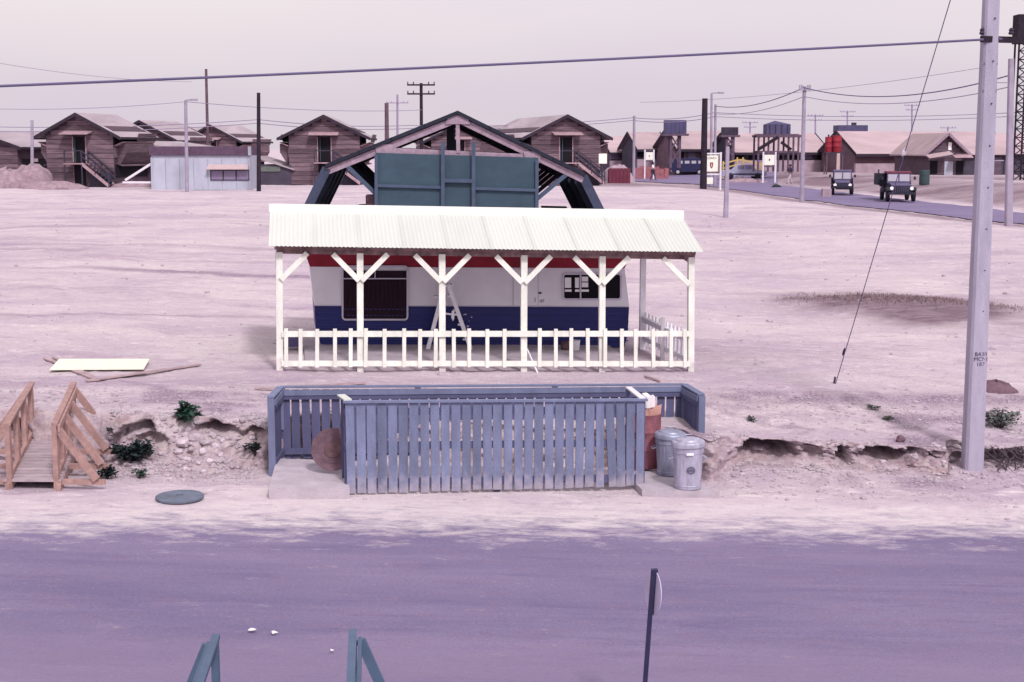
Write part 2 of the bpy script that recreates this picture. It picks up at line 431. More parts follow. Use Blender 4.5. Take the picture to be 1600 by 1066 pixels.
grav = np.clip(strip*(.75+.9*fbm(VX*3, VY*3, 3)) + .9*ss(.05, .5, fbm(VX*1.1, VY*1.5, 4))*(1-ss(23.5, 25, VY))*ss(20, 20.9, VY), 0, 1)
fieldtr = 0*VX
for (y0, sl, wd, k) in ((31.5, .05, .16, .8), (46, -.16, .45, 1), (48.2, -.16, .45, 1), (62, .12, 1.0, 1.2), (39.5, -.10, .42, 1.2), (77, .02, .7, .6)):
    fieldtr = np.maximum(fieldtr, k*np.exp(-((VY-y0-sl*VX-1.6*fbm(VX*.16, y0, 3)*(VX*0+1))/wd)**2)*(1-.75*ss(-6, 2, VX))*np.clip(.55+1.5*fbm(VX*.16, y0+7, 2), 0, 1))
grav = np.clip(np.maximum(grav, fieldtr), 0, 1)
face = ((rowi >= nA) & (rowi < nA+nB)).astype(float)
red = face*np.clip(.5+.9*fbm(VX*2, VZ*6, 3), 0, 1)
col = np.stack([brown, grav, red, np.ones_like(red)], 1).astype(np.float32)
from mathutils.bvhtree import BVHTree
BVH = BVHTree.FromPolygons(V.tolist(), F.tolist())
def G(px, py):
    h = BVH.ray_cast(O, ray(px, py).normalized(), 2000); return h[0] if h[0] is not None else PZ(px, py, 1.8)
def hz(x, y):
    h = BVH.ray_cast(Vector((x, y, 30)), Vector((0, 0, -1)), 60); return h[0].z if h[0] is not None else float(Hgt(x, y))
at = me.color_attributes.new('soil', 'FLOAT_COLOR', 'POINT'); at.data.foreach_set('color', col.ravel())

def soil_colour(noise, rng_, mix):
    c = mix((.49,.40,.465), (.60,.515,.53), rng_(noise(.35, (.6,1,1)), .38, .62))
    c = mix(c, (.37,.275,.355), rng_(noise(.4, (.3,.7,1), 9, .7), .50, .66, 0, .8))
    c = mix(c, (.42,.315,.395), rng_(noise(1.7, (.4,1.2,1), 8, .72), .53, .66, 0, .7))
    c = mix(c, (.32,.235,.305), rng_(noise(6, (1,1.6,1), 7, .75), .54, .70, 0, .75))
    c = mix(c, (.72,.64,.65), rng_(noise(3.1, (.7,1.5,1), 8, .74), .54, .68, 0, .8))
    c = mix(c, (.72,.645,.655), rng_(noise(15, (1,1.4,1), 6, .75), .57, .70, 0, .6))
    return c
def ground_material():
    m = bpy.data.materials.new('ground_soil'); m.use_nodes = True; t = m.node_tree; N = t.nodes; L = t.links
    b = N['Principled BSDF']; b.inputs['Roughness'].default_value = .95; b.inputs['Specular IOR Level'].default_value = .1
    g = N.new('ShaderNodeNewGeometry'); at = N.new('ShaderNodeAttribute'); at.attribute_name = 'soil'
    sep = N.new('ShaderNodeSeparateColor'); L.new(at.outputs['Color'], sep.inputs[0])
    def noise(scale, stretch, det=6, rough=.6):
        mp = N.new('ShaderNodeMapping'); mp.inputs['Scale'].default_value = stretch; L.new(g.outputs['Position'], mp.inputs[0])
        n = N.new('ShaderNodeTexNoise'); n.inputs['Scale'].default_value = scale; n.inputs['Detail'].default_value = det; n.inputs['Roughness'].default_value = rough; n.inputs['Distortion'].default_value = .7 if scale < 4 else 0
        L.new(mp.outputs[0], n.inputs['Vector']); return n.outputs[0]
    def rng_(x, a0, b0, c0=0, d0=1):
        r = N.new('ShaderNodeMapRange'); r.inputs[1].default_value = a0; r.inputs[2].default_value = b0; r.inputs[3].default_value = c0; r.inputs[4].default_value = d0
        L.new(x, r.inputs[0]); return r.outputs[0]
    def mix(A, B, fac):
        x = N.new('ShaderNodeMix'); x.data_type = 'RGBA'
        for s, v in (('A', A), ('B', B)):
            if isinstance(v, tuple): x.inputs[s].default_value = (*v, 1)
            else: L.new(v, x.inputs[s])
        L.new(fac, x.inputs['Factor']); return x.outputs['Result']
    c = soil_colour(noise, rng_, mix)
    c = mix(c, mix((.16,.11,.135), (.29,.205,.245), rng_(noise(2.2, (.5,1.6,1), 8, .75), .40, .62)), sep.outputs[0])
    grv = mix((.40,.31,.38), (.17,.12,.17), rng_(noise(22, (1,1,1), 4, .7), .42, .6))
    c = mix(c, grv, rng_(sep.outputs[1], .1, .9, 0, .9))
    rd = mix((.33,.225,.25), (.52,.43,.43), rng_(noise(6, (1,1,1), 8, .75), .42, .6))
    c = mix(c, rd, sep.outputs[2])
    sp = rng_(noise(42, (1,1.3,1), 4, .7), .58, .68, 0, .6); c = mix(c, (.20,.145,.19), sp)
    L.new(c, b.inputs['Base Color'])
    bp = N.new('ShaderNodeBump'); bp.inputs['Strength'].default_value = .9; bp.inputs['Distance'].default_value = .05
    L.new(noise(14, (1,1,1), 7, .7), bp.inputs['Height']); L.new(bp.outputs[0], b.inputs['Normal'])
    return m
me.materials.append(ground_material())
ground = bpy.data.objects.new('ground', me); C.objects.link(ground); tag(ground, kind='structure')

# ---- the near road: a worn sheet with an irregular edge, dust feathered over it
def road_material(name, dust_edges=True):
    m = bpy.data.materials.new(name); m.use_nodes = True; t = m.node_tree; N = t.nodes; L = t.links
    b = N['Principled BSDF']; b.inputs['Roughness'].default_value = .9; b.inputs['Specular IOR Level'].default_value = .15
    g = N.new('ShaderNodeNewGeometry')
    def noise(scale, stretch, det=6, rough=.6):
        mp = N.new('ShaderNodeMapping'); mp.inputs['Scale'].default_value = stretch; L.new(g.outputs['Position'], mp.inputs[0])
        n = N.new('ShaderNodeTexNoise'); n.inputs['Scale'].default_value = scale; n.inputs['Detail'].default_value = det; n.inputs['Roughness'].default_value = rough; n.inputs['Distortion'].default_value = .2 if scale < 4 else 0
        L.new(mp.outputs[0], n.inputs['Vector']); return n.outputs[0]
    def rng_(x, a0, b0, c0=0, d0=1):
        r = N.new('ShaderNodeMapRange'); r.inputs[1].default_value = a0; r.inputs[2].default_value = b0; r.inputs[3].default_value = c0; r.inputs[4].default_value = d0
        L.new(x, r.inputs[0]); return r.outputs[0]
    def mix(A, B, fac):
        x = N.new('ShaderNodeMix'); x.data_type = 'RGBA'
        for s, v in (('A', A), ('B', B)):
            if isinstance(v, tuple): x.inputs[s].default_value = (*v, 1)
            else: L.new(v, x.inputs[s])
        if isinstance(fac, float): x.inputs['Factor'].default_value = fac
        else: L.new(fac, x.inputs['Factor'])
        return x.outputs['Result']
    c = mix((.165,.135,.24), (.215,.175,.285), rng_(noise(.5, (.4,1.6,1)), .36, .64))
    c = mix(c, (.25,.20,.315), rng_(noise(1.0, (.12,1.3,1), 9, .7), .50, .68, 0, .75))
    c = mix(c, (.13,.10,.20), rng_(noise(2.0, (.22,1.7,1), 9, .76), .53, .68, 0, .6))
    c = mix(c, (.22,.155,.24), rng_(noise(3.5, (.6,1.4,1), 8, .75), .52, .66, 0, .6))
    c = mix(c, (.34,.285,.39), rng_(noise(1.9, (.4,1.6,1), 10, .76), .62, .76, 0, .55))
    c = mix(c, (.42,.35,.43), rng_(noise(26, (1,1.5,1), 6, .8), .57, .67, 0, .6))
    c = mix(c, (.10,.078,.145), rng_(noise(34, (1,1.5,1), 6, .8), .53, .64, 0, .7))
    if dust_edges:
        at = N.new('ShaderNodeAttribute'); at.attribute_name = 'dust'
        sep = N.new('ShaderNodeSeparateColor'); L.new(at.outputs['Color'], sep.inputs[0])
        nn = noise(1.8, (.9,1.8,1), 9, .76)
        ad = N.new('ShaderNodeMath'); ad.operation = 'ADD'; L.new(sep.outputs[0], ad.inputs[0]); L.new(rng_(nn, .3, .7, -.42, .42), ad.inputs[1])
        c = mix(c, mix((.52,.44,.49), (.66,.585,.585), rng_(noise(3, (.5,1.6,1), 8, .75), .38, .6)), rng_(ad.outputs[0], .25, .80))
        c = mix(c, soil_colour(noise, rng_, mix), rng_(ad.outputs[0], .75, 1.12))
        c = mix(c, (.20,.145,.19), rng_(noise(42, (1,1.3,1), 4, .7), .58, .68, 0, .5))
        ad2 = N.new('ShaderNodeMath'); ad2.operation = 'ADD'; L.new(sep.outputs[1], ad2.inputs[0]); L.new(rng_(nn, .3, .7, -.3, .3), ad2.inputs[1])
        c = mix(c, (.25,.19,.28), rng_(ad2.outputs[0], .2, .9, 0, .5))
    L.new(c, b.inputs['Base Color'])
    bp = N.new('ShaderNodeBump'); bp.inputs['Strength'].default_value = .6; bp.inputs['Distance'].default_value = .03
    L.new(noise(25, (1,1.4,1), 6, .7), bp.inputs['Height']); L.new(bp.outputs[0], b.inputs['Normal'])
    return m
xs = np.arange(-30, 30.01, .15)
edge = 18.85 + .06*xs + .25*fbm(xs*.5, 5, 4)
vv = []; dust = []; nrow = 60
for j in range(nrow+1):
    t = j/nrow; Y = 8 + (edge+.9+.7*fbm(xs*.8, 11, 4)-8)*t
    crown = .05*np.clip(1-((Y-14.5)/4)**2, 0, 1)
    vv.append(np.stack([xs, Y, Hlow(xs, Y)+.006+crown+.012*fbm(xs*.6, Y*1.1, 3)*(1-t)], 1))
    dust.append(np.stack([ss(-2.9, .1, Y-edge)*.85+.75*ss(-.1, .8, (Y-edge)+1.0*(t>.97)), 1-ss(12.6, 14.2, Y), 0*Y, 0*Y+1], 1))
vv = np.concatenate(vv); dust = np.concatenate(dust).astype(np.float32); nX2 = len(xs)
ii, jj = np.meshgrid(np.arange(nrow), np.arange(nX2-1), indexing='ij'); q = (ii*nX2+jj).ravel()
me = bpy.data.meshes.new('road'); me.from_pydata(vv.tolist(), [], np.stack([q, q+1, q+nX2+1, q+nX2], 1).tolist())
me.polygons.foreach_set('use_smooth', [True]*len(me.polygons))
at = me.color_attributes.new('dust', 'FLOAT_COLOR', 'POINT'); at.data.foreach_set('color', dust.ravel())
me.materials.append(road_material('road_worn')); o = bpy.data.objects.new('road', me); C.objects.link(o); tag(o, kind='structure')
# ---- the far road with the jeeps
ys = np.concatenate([np.arange(58, 150, 1.0), np.arange(150, 260, 4.0)]); vv = []
for y in ys:
    for k in range(9):
        dx = -3.3 + 6.6*k/8 + .25*float(fbm(y*.3, k*3.0, 2))*(k in (0, 8)); x = float(road_x(y)) + dx
        vv.append((x, y, hz(x, y) + .045))
fs = [(i*9+k, i*9+k+1, (i+1)*9+k+1, (i+1)*9+k) for i in range(len(ys)-1) for k in range(8)]
me = bpy.data.meshes.new('far_road'); me.from_pydata(vv, [], fs); me.materials.append(road_material('road_tarred', False))
me.polygons.foreach_set('use_smooth', [True]*len(me.polygons))
o = bpy.data.objects.new('far_road', me); C.objects.link(o); tag(o, kind='structure')
# parking yard beyond the field
yard = [G(985, 283), G(1215, 289), P(1215, 268, 175), P(960, 268, 175)]
me = bpy.data.meshes.new('parking_yard'); vv = []
for i in range(13):
    for j in range(13):
        p = (yard[0]*(1-j/12)+yard[1]*j/12)*(1-i/12) + (yard[3]*(1-j/12)+yard[2]*j/12)*(i/12); vv.append((p.x, p.y, hz(p.x, p.y)+.05))
me.from_pydata(vv, [], [(i*13+j, i*13+j+1, (i+1)*13+j+1, (i+1)*13+j) for i in range(12) for j in range(12)])
me.materials.append(bpy.data.materials['road_tarred']); o = bpy.data.objects.new('parking_yard', me); C.objects.link(o); tag(o, kind='structure')

# ================================================================== BARRACKS AND FAR BUILDINGS
def gable_roof(root, w, L, ze, zr, ov, of, m='barrack_roof', th=.10, y0=0.0, edge=True):
    """two roof slopes over a house w wide, L deep (local y), each slope a part with its dark barge edge"""
    sl = (zr-ze)/(w/2)
    for s in (-1, 1):
        e = w/2+ov; ez = ze-sl*ov
        mb = MB().hull([(0, y0-of, zr), (s*e, y0-of, ez), (s*e, y0+L+of, ez), (0, y0+L+of, zr)], (0, 0, th))
        r = mb.build('roof', m, root, world=False)
        if edge:
            MB().hull([(s*.0, y0-of-.05, zr+th+.01), (s*e, y0-of-.05, ez+th+.01), (s*e, y0-of-.05, ez-.14), (0, y0-of-.05, zr-.14)], (0, .045, 0)).build('barge_board', 'roof_edge', r, world=False)
            MB().hull([(s*(e+.01), y0-of, ez+th-.01), (s*(e+.01), y0+L+of, ez+th-.01), (s*(e+.01), y0+L+of, ez-.08), (s*(e+.01), y0-of, ez-.08)], (s*.05, 0, 0)).build('eave_board', 'roof_edge', r, world=False)
def barrack(loc, rz, label, w=5.5, L=16, ze=4.0, zr=5.35, detail=True, stair=1, group='two-storey wooden barracks along the back of the field', dz=0.0):
    root = thing('barrack', label, 'barrack', loc, rz, group)
    z2 = 1.78                                    # upper floor level above the visible ground
    mb = MB().prism([(-w/2, -.6), (w/2, -.6), (w/2, ze+.15), (0, zr-.02), (-w/2, ze+.15)], .06, L); mb.build('wall', 'barrack_wall', root, world=False)
    # horizontal siding boards of the front gable, left and right of the doors
    n = 15; hb = (zr-.15)/n; sl = (zr-ze)/(w/2)
    for i in range(n):
        z = .05+i*hb; zt = z+hb-.03
        half = w/2 if zt < ze else max(.15, (zr-zt)/sl-.05)
        door = (z < z2+2.0)
        spans = [(-half, -.52), (.52, half)] if door and half > .6 else [(-half, half)]
        for (xa, xb) in spans:
            if xb-xa < .1: continue
            beam('siding_board', 'barrack_board', root, (xa, -.0-random.uniform(0, .02), (z+zt)/2), (xb, 0-random.uniform(0, .02), (z+zt)/2), .05, hb-.03, local=True)
    for zd, nm in ((z2, 'upper'), (-.1, 'lower')):
        block('doorway', 'dark_opening', root, (0, .02, zd+.95), (.98, .10, 1.9), True)
        for s in (-1, 1): block('door_jamb', 'awning' if zd > 0 else 'barrack_board', root, (s*.53, -.04, zd+.95), (.07, .08, 1.95), True)
    block('door', 'green_door', root, (-.32, -.02, z2+.95), (.05, .35, 1.85), True)
    MB().hull([(-1.15, .0, z2+2.28), (1.15, .0, z2+2.28), (1.15, -.9, z2+2.08), (-1.15, -.9, z2+2.08)], (0, 0, .07)).build('door_awning', 'awning', root, world=False)
    gable_roof(root, w, L, ze, zr, .85, .45)
    # side walls: dark screen band below the eave, flared shutter boards, lower screens
    for s in (-1, 1):
        MB().box((s*(w/2+.03), L/2, 3.55), (.06, L-.2, .75)).build('screen', 'dark_opening', root, world=False)
        MB().hull([(s*(w/2+.06), .05, 3.0), (s*(w/2+.72), .05, 3.28), (s*(w/2+.72), L, 3.28), (s*(w/2+.06), L, 3.0)], (0, 0, .06)).build('shutter_sill', 'awning', root, world=False)
        MB().hull([(s*(w/2+.70), 2.2, 3.35), (s*(w/2+.70), L, 3.35), (s*(w/2+.86), L, 3.95), (s*(w/2+.86), 2.2, 3.95)], (s*.05, 0, 0)).build('shutter', 'barrack_board', root, world=False)
        MB().box((s*(w/2+.03), L/2, 2.55), (.07, L-.1, .75)).build('side_board', 'barrack_board', root, world=False)
        MB().box((s*(w/2+.03), L/2, 1.2), (.05, L-.3, .9)).build('screen', 'dark_opening', root, world=False)
        MB().hull([(s*(w/2+.06), .3, 1.72), (s*(w/2+.5), .3, 1.55), (s*(w/2+.5), L, 1.55), (s*(w/2+.06), L, 1.72)], (0, 0, .05)).build('shutter_sill', 'barrack_board', root, world=False)
    for s in (-1, 1):
        MB().prism([(s*(w/2+.02), 1.55), (s*(w/2+.30), 1.75), (s*(w/2+.78), 2.55), (s*(w/2+.78), 3.22), (s*(w/2+.02), 3.22)], .5, L-.3).build('side_bay', 'barrack_board', root, world=False)
    if stair:
        s = stair
        MB().box((0, -.55, z2-.05), (1.5, 1.0, .08)).build('landing', 'awning', root, world=False)
        for k in range(8):
            block('step', 'stair_dark', root, (s*(.95+.26*k), -.55, z2-.15-.20*k), (.26, .9, .04), True)
        for yy in (-1.0, -.1):
            beam('stringer', 'awning', root, (s*.7, yy, z2-.05), (s*2.85, yy, .12), .06, .22, local=True)
            beam('handrail', 'stair_dark', root, (s*.7, yy, z2+.9), (s*2.85, yy, 1.05), .06, .08, local=True)
            beam('handrail', 'stair_dark', root, (s*.7, yy, z2+.5), (s*2.85, yy, .65), .05, .07, local=True)
            for t in (0, .5, 1):
                x = s*(.7+2.15*t); beam('stair_post', 'stair_dark', root, (x, yy, z2-.05-1.65*t), (x, yy, z2+.92-1.66*t), .07, .07, (0,1,0), local=True)
        for x in (-.7, .7): beam('stair_post', 'stair_dark', root, (x, -1.0, -.3), (x, -1.0, z2+.95), .08, .08, (0,1,0), local=True)
        beam('handrail', 'stair_dark', root, (-.7, -1.0, z2+.9), (.7*s if s < 0 else .7, -1.0, z2+.9), .05, .07, local=True)
        MB().box((s*1.7, -.15, .55), (1.8, .08, 1.1)).build('stair_screen', 'stair_dark', root, world=False)
    return root
def base_at(px, py, Y, zoff=0): p = P(px, py, Y); return Vector((p.x, Y, hz(p.x, Y)+zoff))
barrack(base_at(127, 290, 106), R(-14), 'weathered two-storey wooden barrack left of the white shed, stairs beside its dark doorway', L=5)
lb = [o for o in bpy.data.objects if o.name == 'barrack'][0]
MB().prism([(.6, -.5), (3.3, -.5), (3.3, 2.9), (.6, 3.3)], 5.0, 15).build('annex_wall', 'barrack_wall', lb, world=False)
MB().prism([(.4, 3.32), (3.9, 2.86), (3.9, 2.96), (.4, 3.42)], 4.95, 15.2).build('annex_roof', 'barrack_roof', lb, world=False)
for z, h_, m_ in ((2.35, .5, 'barrack_board'), (1.75, .4, 'dark_opening'), (1.2, .5, 'barrack_board'), (.5, .6, 'dark_opening')): block('annex_band', m_, lb, (3.32, 10, z), (.08, 9.6, h_), True)
barrack(base_at(508, 290, 112), R(2), 'weathered two-storey wooden barrack behind the left rafter of the gabled frame', stair=1, L=7)
barrack(base_at(884, 290, 111), R(13), 'two-storey wooden barrack right of the gabled frame, stairs running down to the right')
for px, Y, rz, ph, lab in ((224, 128, -12, 0, 'small gable of a barrack just above the white shed, nearest the left barrack'),
                           (333, 150, -14, 0, 'gable of a farther barrack behind the leaning thin pole'),
                           (300, 165, -14, 0, 'half-hidden farthest barrack roof between the two small gables above the shed'),
                           (718, 140, 10, 0, 'barrack glimpsed through the open gable of the steel frame'),
                           (795, 152, 13, 0, 'barrack roof rising behind the right rafter of the gabled frame')):
    barrack(base_at(px, 285, Y, -.15), R(rz), lab, stair=0, L=7)

# the low dark building at the left edge
p = base_at(-30, 290, 112)
r_ = thing('lodge', 'low dark wooden building cut by the left edge', 'building', p, R(-14))
MB().prism([(-3.4, -.5), (3.4, -.5), (3.4, 3.0), (0, 4.1), (-3.4, 3.0)], 0, 14).build('wall', 'barrack_wall', r_, world=False)
gable_roof(r_, 6.8, 14, 3.0, 4.1, .5, .4)
for i in range(9): beam('siding_board', 'barrack_board', r_, (-3.4, -.03, .2+i*.32), (3.4, -.03, .2+i*.32), .05, .29, local=True)
MB().box((3.42, 7, 1.55), (.06, 13, .9)).build('screen', 'dark_opening', r_, world=False)
MB().box((3.46, 2.0, 1.9), (.5, .5, .25)).build('fan_box', 'shed_awning', r_, world=False)

# heaps of sandbags / soil by the left barrack
def heap(name, label, cat, cen, rx, ry, h, m='earth_heap', seed=0, group=None):
    n = 26; mb = MB(); vs = []; fs = []
    for i in range(9):
        t = i/8; rr = math.cos(t*math.pi/2)
        for k in range(n):
            q = 2*math.pi*k/n; jn = 1+.35*float(fbm(math.cos(q)*2+seed, math.sin(q)*2+t*2, 3))
            vs.append((cen[0]+rx*rr*jn*math.cos(q), cen[1]+ry*rr*jn*math.sin(q), cen[2]-.15+(h+.15)*math.sin(t*math.pi/2)*(1+.25*float(fbm(k*.5+seed, t*4, 2)))))
    for i in range(8):
        for k in range(n): fs.append((i*n+k, i*n+(k+1)%n, (i+1)*n+(k+1)%n, (i+1)*n+k))
    fs.append(tuple(8*n+k for k in range(n))); mb.add(vs, fs)
    return tag(mb.build(name, m, None, smooth=True), label, cat, group)
c = base_at(50, 290, 104); heap('earth_mound', 'tall rounded mound of soil before the left barrack', 'mound', c, 1.5, 1.4, 1.7, seed=1)
c = base_at(78, 291, 102); heap('earth_mound', 'low long bank of soil at the foot of the left barrack', 'mound', c, 2.6, 1.0, .55, seed=4)
c = base_at(12, 291, 103); heap('earth_mound', 'dark mound of soil at the left edge below the low building', 'mound', c, 1.6, 1.2, 1.35, seed=9)
c = base_at(207, 291, 105); heap('earth_mound', 'little soil heap between left barrack stairs and white shed', 'mound', c, 1.7, .8, .4, seed=13)

# the white shed with awning window
a0 = base_at(237, 289, 101); a1 = base_at(392, 289, 101)
Ws = (a1-a0).length; cx = (a0+a1)/2
sh = thing('site_shed', 'pale blue white flat-roofed shed with dark parapet and awning over its window', 'shed', cx, R(-2))
MB().box((0, 1.6, 1.15), (Ws, 3.2, 2.5)).build('wall', 'shed_white', sh, world=False)
MB().box((-.05, 1.5, 2.72), (Ws+.1, 3.3, .62)).build('parapet', 'shed_parapet', sh, world=False)
block('end_cap', 'shed_white', sh, (Ws/2+.02, -.12, 2.72), (.2, .2, .62), True)
for k in range(7): block('wall_panel', 'shed_white', sh, (-Ws/2+Ws*(k+.5)/7, -.02, 1.08), (Ws/7-.04, .05, 2.2), True)
MB().hull([(.55, -.03, 1.72), (Ws/2-.1, -.03, 1.72), (Ws/2-.05, -.55, 1.42), (.5, -.55, 1.42)], (0, 0, .05)).build('awning', 'shed_awning', sh, world=False)
for k in range(3):
    wv = block('window', 'window_pane', sh, (1.15+k*.92, -.06, 1.02), (.80, .05, .62), True)
for x in (.72, 1.6, 2.52, 3.42): block('window_frame', 'stair_dark', sh, (x, -.07, 1.02), (.07, .07, .72), True)
for z in (.68, 1.36): block('window_frame', 'stair_dark', sh, (2.07, -.075, z), (2.8, .07, .06), True)
for s, nm in ((-1, 1), (1, 1)): block('corner_trim', 'shed_white', sh, (s*(Ws/2-.03), -.04, 1.1), (.12, .1, 2.3), True)
beam('brace', 'sign_frame', sh, (-Ws/2+.05, .3, 1.9), (-Ws/2-2.0, .3, .65), .12, .16, local=True)
beam('brace', 'sign_frame', sh, (-Ws/2+.05, .35, .5), (-Ws/2-2.2, .35, .5), .1, .14, local=True)
p = base_at(430, 288, 112)
g_ = thing('low_hut', 'low green and white lean-to hut beside the central barrack', 'hut', p, R(-8))
MB().box((0, 1.5, .75), (2.6, 3, 1.7)).build('wall', 'far_wall_blue', g_, world=False)
MB().hull([(-1.6, -.2, 2.15), (1.6, -.2, 1.15), (1.6, 3.2, 1.15), (-1.6, 3.2, 2.15)], (0, 0, .1)).build('roof', 'barrack_roof', g_, world=False)
MB().box((-.4, -.03, 1.25), (1.7, .06, .4)).build('wall_panel', 'leaf_pale', g_, world=False)

# ---- the long pink-roofed buildings on the right
def long_house(label, x0, x1, yr, ye, yb, Y, D=7.0, m_wall='far_wall', gable=None, bays=6, base=True, openings=True, yaw=R(14), seedz=0):
    """ridge runs across the picture; pixel rows give ridge, eave and base heights"""
    pl, pr = P(x0, ye, Y), P(x1, ye, Y); ze = pl.z; zr = P(x0, yr, Y+D/2).z; zb = P(x0, yb, Y).z
    cx = (pl+pr)/2; Wd = (pr-pl).length; zb0 = min(zb, hz(cx.x, Y))-.3
    root = thing('mess_hall', label, 'building', (cx.x, Y, zb), yaw, 'long pink-roofed buildings on the right')
    he, hr, h0 = ze-zb, zr-zb, zb0-zb
    MB().prism([(0.25, h0), (D-.25, h0), (D-.25, he), (D/2, hr-.08), (.25, he)], -Wd/2+.3, Wd/2-.3, 'x').build('wall', m_wall, root, world=False)
    sl = (hr-he)/(D/2); ov = .45
    for y_e, y_r in ((-ov, D/2), (D+ov, D/2)):
        nsh = max(3, int(Wd/2.4))
        r = MB().hull([(-Wd/2, y_e, he-sl*ov), (Wd/2, y_e, he-sl*ov), (Wd/2, y_r, hr), (-Wd/2, y_r, hr)], (0, 0, .10)).build('roof', 'pink_roof', root, world=False)
    block('fascia', 'roof_edge', root, (0, -ov-.04, he-sl*ov-.06), (Wd, .06, .26), True)
    for s in (-1, 1):
        for y_e in (-ov, D+ov):
            beam('barge_board', 'roof_edge', root, (s*(Wd/2+.03), y_e, he-sl*ov), (s*(Wd/2+.03), D/2, hr+.02), .06, .32, local=True)
    if openings:
        for k in range(bays):
            x = -Wd/2+Wd*(k+.5)/bays
            block('window', 'dark_opening' if (k+seedz) % 3 else 'window_pane', root, (x, .22, he*.60), (Wd/bays*.62, .08, he*.36), True)
            block('wall_post', m_wall, root, (-Wd/2+Wd*(k+.999)/bays-.2, .17, he*.5), (.14, .14, he), True)
    if base: block('plinth', 'far_base', root, (0, .1, h0/2+.25), (Wd-.4, .35, abs(h0)+.5), True)
    return root
long_house('small pink-roofed house just right of the barrack, behind the maroon box', 950, 990, 214, 236, 258, 168, 6, 'far_wall', bays=2)
long_house('pink-roofed house left of the raised tank', 992, 1046, 208, 231, 256, 162, 6, 'far_wall_blue', bays=3, seedz=1)
h3 = long_house('pink-roofed house behind the blue van and black pole', 1052, 1150, 206, 231, 262, 156, 7, 'far_wall_pink', bays=5, seedz=2)
long_house('pink-roofed hall behind the trestle tank with dark open front', 1140, 1302, 210, 236, 258, 152, 7, 'far_wall_blue', bays=7, seedz=1)
hl = long_house('longest pink-roofed hall behind the red drums with maroon wall', 1322, 1600, 207, 238, 263, 147, 8, 'far_wall_pink', bays=1, openings=False)
for k in range(5):
    y = 241+k*4.5; beam('siding_board', 'far_wall_pink' if k % 2 else 'far_wall', hl, P(1330, y, 146.9), P(1442, y, 146.9), .08, .26)
# cross-gabled house at far right
Y = 132; pc = P(1476, 278, Y); zb = pc.z; sc = FPX/Y
w_, D_ = 68/sc, 9
xg = thing('gabled_house', 'gable-fronted house with pale barge boards left of the large concrete pole', 'house', (pc.x, Y, zb), R(4))
he, hr = (278-242)/sc, (278-211)/sc
MB().prism([(-w_/2+.35, -.8), (w_/2-.35, -.8), (w_/2-.35, he), (0, hr-.1), (-w_/2+.35, he)], 0, D_).build('wall', 'far_wall', xg, world=False)
for s in (-1, 1):
    MB().hull([(0, -.6, hr), (s*(w_/2+.2), -.6, he-.15), (s*(w_/2+.2), D_, he-.15), (0, D_, hr)], (0, 0, .12)).build('roof', 'pink_roof', xg, world=False)
    beam('barge_board', 'raw_lumber', xg, (0, -.65, hr+.05), (s*(w_/2+.2), -.65, he-.1), .06, .22, local=True)
for k in range(6):
    z = he+.15+k*.28; hw = (hr-z)/(hr-he)*w_/2-.25
    if hw > .2: beam('siding_board', 'far_wall', xg, (-hw, -.03, z), (hw, -.03, z), .05, .25, local=True)
for k in range(7): beam('siding_board', 'far_wall', xg, (-w_/2+.35, -.03, .15+k*.29), (w_/2-.35, -.03, .15+k*.29), .05, .26, local=True)
block('gable_window', 'lamp_white', xg, (.35, -.08, he+.75), (.3, .06, .7), True)
block('door', 'shed_white', xg, (.3, -.08, .75), (.8, .06, 1.5), True)
for x in (-1.1, 1.35): block('doorway', 'dark_opening', xg, (x, -.06, .95), (.7, .06, 1.2), True)
MB().hull([(-w_/2-.1, -.6, he-.1), (.1, -.6, he+.25), (.1, -1.6, he+.0), (-w_/2-.1, -1.6, he-.35)], (0, 0, .07)).build('porch_roof', 'pink_roof', xg, world=False)
MB().hull([(.4, -.55, he-.1), (w_/2+.1, -.55, he-.05), (w_/2+.1, -1.3, he-.3), (.4, -1.3, he-.3)], (0, 0, .07)).build('porch_roof', 'awning', xg, world=False)
# wing to the right
Wr = 11.0
MB().prism([(.5, -.8), (D_-.5, -.8), (D_-.5, he), (D_/2, hr), (.5, he)], w_/2-.6, w_/2+Wr, 'x').build('wing_wall', 'far_wall_blue', xg, world=False)
for ye_, yr_ in ((-.1, D_/2), (D_+.1, D_/2)):
    MB().hull([(1.0 if ye_ < 1 else 0, ye_, he-.05), (w_/2+Wr+.3, ye_, he-.05), (w_/2+Wr+.3, yr_, hr+.02), (0.2, yr_, hr+.02)], (0, 0, .11)).build('wing_roof', 'pink_roof', xg, world=False)
for k in range(5): block('wall_panel', 'far_wall' if k % 2 else 'far_wall_blue', xg, (w_/2+.6+k*2.0, .44, he*.45), (1.7, .08, he*.85), True)

